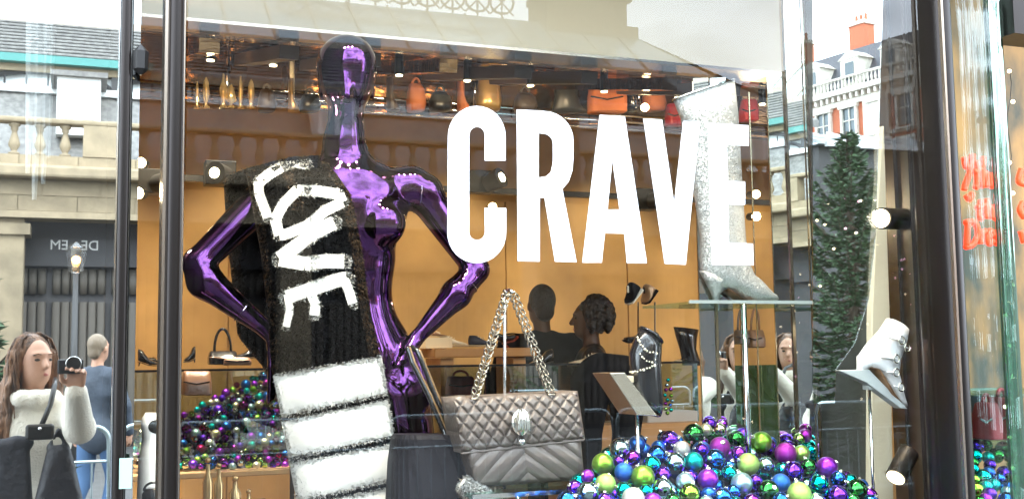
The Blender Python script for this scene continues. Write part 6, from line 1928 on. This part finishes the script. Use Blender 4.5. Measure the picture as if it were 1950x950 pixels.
def neon(lab_ignored, strokes, Y=.16):
    t = thing('neon_sign', 'red neon handwriting reading Ything the Dress behind the curved glass', 'neon sign', P(1875, 470, Y))
    for st_ in strokes:
        pp = [P(x, y, Y) for x, y in st_]
        sm = []
        n = len(pp)
        for i in range(n - 1):
            p0, p1, p2, p3 = pp[max(i - 1, 0)], pp[i], pp[i + 1], pp[min(i + 2, n - 1)]
            for q in range(6):
                u = q / 6
                sm.append(.5 * ((2 * p1) + (p2 - p0) * u + (2 * p0 - 5 * p1 + 4 * p2 - p3) * u * u + (3 * p1 - p0 - 3 * p2 + p3) * u ** 3))
        sm.append(pp[-1])
        obj('neon_tube', MB().tube(sm, .0088, n=8), M_NEON, t, smooth=True)
neon('', [[(1836, 300), (1840, 318), (1850, 312), (1852, 295)], [(1852, 298), (1846, 330), (1838, 352), (1836, 362)], [(1840, 372), (1846, 380), (1852, 368)],
    [(1862, 308), (1860, 350), (1857, 358)], [(1855, 328), (1869, 322)], [(1872, 300), (1869, 356), (1872, 334), (1878, 332), (1879, 356)], [(1886, 330), (1885, 356)], [(1891, 332), (1891, 358), (1893, 336), (1899, 334), (1899, 358)], [(1913, 332), (1904, 334), (1903, 352), (1912, 350), (1914, 332), (1914, 368), (1905, 376)],
    [(1868, 382), (1865, 412), (1870, 416)], [(1860, 396), (1876, 390)], [(1879, 380), (1877, 414), (1882, 396), (1888, 398), (1889, 416)], [(1894, 406), (1902, 398), (1897, 392), (1892, 404), (1896, 416), (1906, 410)],
    [(1843, 420), (1841, 468)], [(1838, 424), (1856, 424), (1862, 446), (1852, 466), (1838, 470)], [(1868, 438), (1868, 464), (1870, 446), (1878, 440)], [(1881, 452), (1889, 446), (1885, 440), (1880, 452), (1884, 464), (1891, 458)], [(1900, 440), (1894, 448), (1901, 456), (1895, 464)], [(1912, 440), (1906, 448), (1913, 456), (1906, 464)],
    [(1945, 322), (1940, 345), (1950, 352)], [(1948, 385), (1942, 400), (1950, 415)], [(1944, 440), (1950, 462)]])
# display behind the curved glass
sh2 = thing('shelf_unit', 'glass shelves behind the curved window with red bags and baubles', 'shelf', (X0(1890, .7), .7, 0))
for py in (838, 745):
    z = P(1890, py, .6).z
    obj('shelf', MB().span((X0(1852, .5), .35, z - .012), (X0(2060, .5), .95, z)), M_SHELFGLASS, sh2)
obj('back_panel', MB().span((X0(1830, 1.1), 1.1, 0), (X0(2150, 1.1), 1.14, 3.7)), mat('golden_poster', (.50, .26, .07), .5, col2=(.05, .06, .04), vscale=6, stretch=(1, 1, .5)), sh2)
simple_bag('red soft bag on the shelf behind the curved glass, left one', 1866, 765, 1890, 836, .6, mat('berry_leather', (.30, .02, .03), .5, bump=.2), 14, d=.06, grp='red bags')
simple_bag('red soft bag on the shelf behind the curved glass, right one', 1893, 755, 1920, 836, .62, mat('berry_leather', (.30, .02, .03), .5), 14, d=.06, grp='red bags')
simple_bag('blue-grey soft bag squeezed in behind the two red ones', 1850, 752, 1868, 836, .75, mat('slate_leather', (.08, .1, .14), .5), 0, d=.05)
lst = []
tries = 0
while len(lst) < 40 and tries < 5000:
    tries += 1
    x = RB.uniform(1850, 1975); y = RB.uniform(846, 960); Yn = .25 + (960 - y) / 115 * .4; p_ = P(x, y, Yn); rad = RB.choice((.022, .028))
    if all((p_ - q[5]).length > (rad + q[6]) * .9 for q in lst): lst.append([x, y, rad, RB.choice(['blue', 'violet', 'teal', 'green', 'purple', 'silver', 'dark green']), RB.choice((S_, S_, Mt)), p_, rad])
for i, q in enumerate(lst): q.append(describe(i, lst) + ', ' + zone(q[0], q[1], 1850, 1975, 846, 960) + ' curved glass heap')
for q in lst: bauble(q[5], q[6], q[3], q[4], q[7], 'baubles behind the curved glass', True)
fl = thing('fairy_light_string', 'string of warm fairy lights hanging inside the right-hand glass column', 'string lights', P(1925, 130, .1))
obj('wire', MB().tube([P(1922 + 4 * math.sin(q * 1.3), 130 + q * 28, .1) for q in range(30)], .0015, n=4), M_BLACKMETAL, fl)
b0 = None
for q in range(14):
    p_ = P(1922 + 8 * math.sin(q * 2.1), 136 + q * 58, .1)
    if b0 is None: b0 = obj('fairy_bulb', MB().sphere((0, 0, 0), .006, 8, 6), M_TLIGHT, fl); b0.location = p_
    else: inst(b0, 'fairy_bulb', fl, Matrix.Translation(p_))
lamp('SPOT', 'vestibule_beam', (X0(1890, .5), .45, 3.6), 45, WARM2, .05, (X0(1890, .9), .9, 1.2), 80)

# ---- left: added dark walls behind the left pane, and white strips for a glass highlight
xp = X0(234, .1)
struct('added_dark_partition', MB().span((xp - .01, .06, 0), (xp + .02, 1.3, ZT)), mat('added_near_black', (.012, .012, .013), .6))  # near-black walls added to keep it dark behind the left pane
struct('added_dark_back', MB().span((-2.19, 1.2, 0), (xp - .012, 1.25, ZT)), mat('added_near_black', (.012, .012, .013), .6))
dr_ = thing('highlight_strips', 'white strips behind the left pane standing in for a glass highlight', 'highlight stand-in', P(70, 0, .5))  # imitates a bright streak reflected in curved glass
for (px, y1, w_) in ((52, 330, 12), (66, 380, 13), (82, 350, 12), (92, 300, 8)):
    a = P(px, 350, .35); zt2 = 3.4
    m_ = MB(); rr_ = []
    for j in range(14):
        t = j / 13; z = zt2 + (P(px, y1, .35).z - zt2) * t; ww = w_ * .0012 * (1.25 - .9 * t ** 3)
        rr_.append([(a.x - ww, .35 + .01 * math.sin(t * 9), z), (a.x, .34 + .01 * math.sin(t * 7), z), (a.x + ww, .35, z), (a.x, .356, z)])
    obj('highlight_strip', m_.rings(rr_), glass_mat('highlight_white', .0), dr_)
MATS['highlight_white'].node_tree.nodes.clear()
_n = MATS['highlight_white'].node_tree
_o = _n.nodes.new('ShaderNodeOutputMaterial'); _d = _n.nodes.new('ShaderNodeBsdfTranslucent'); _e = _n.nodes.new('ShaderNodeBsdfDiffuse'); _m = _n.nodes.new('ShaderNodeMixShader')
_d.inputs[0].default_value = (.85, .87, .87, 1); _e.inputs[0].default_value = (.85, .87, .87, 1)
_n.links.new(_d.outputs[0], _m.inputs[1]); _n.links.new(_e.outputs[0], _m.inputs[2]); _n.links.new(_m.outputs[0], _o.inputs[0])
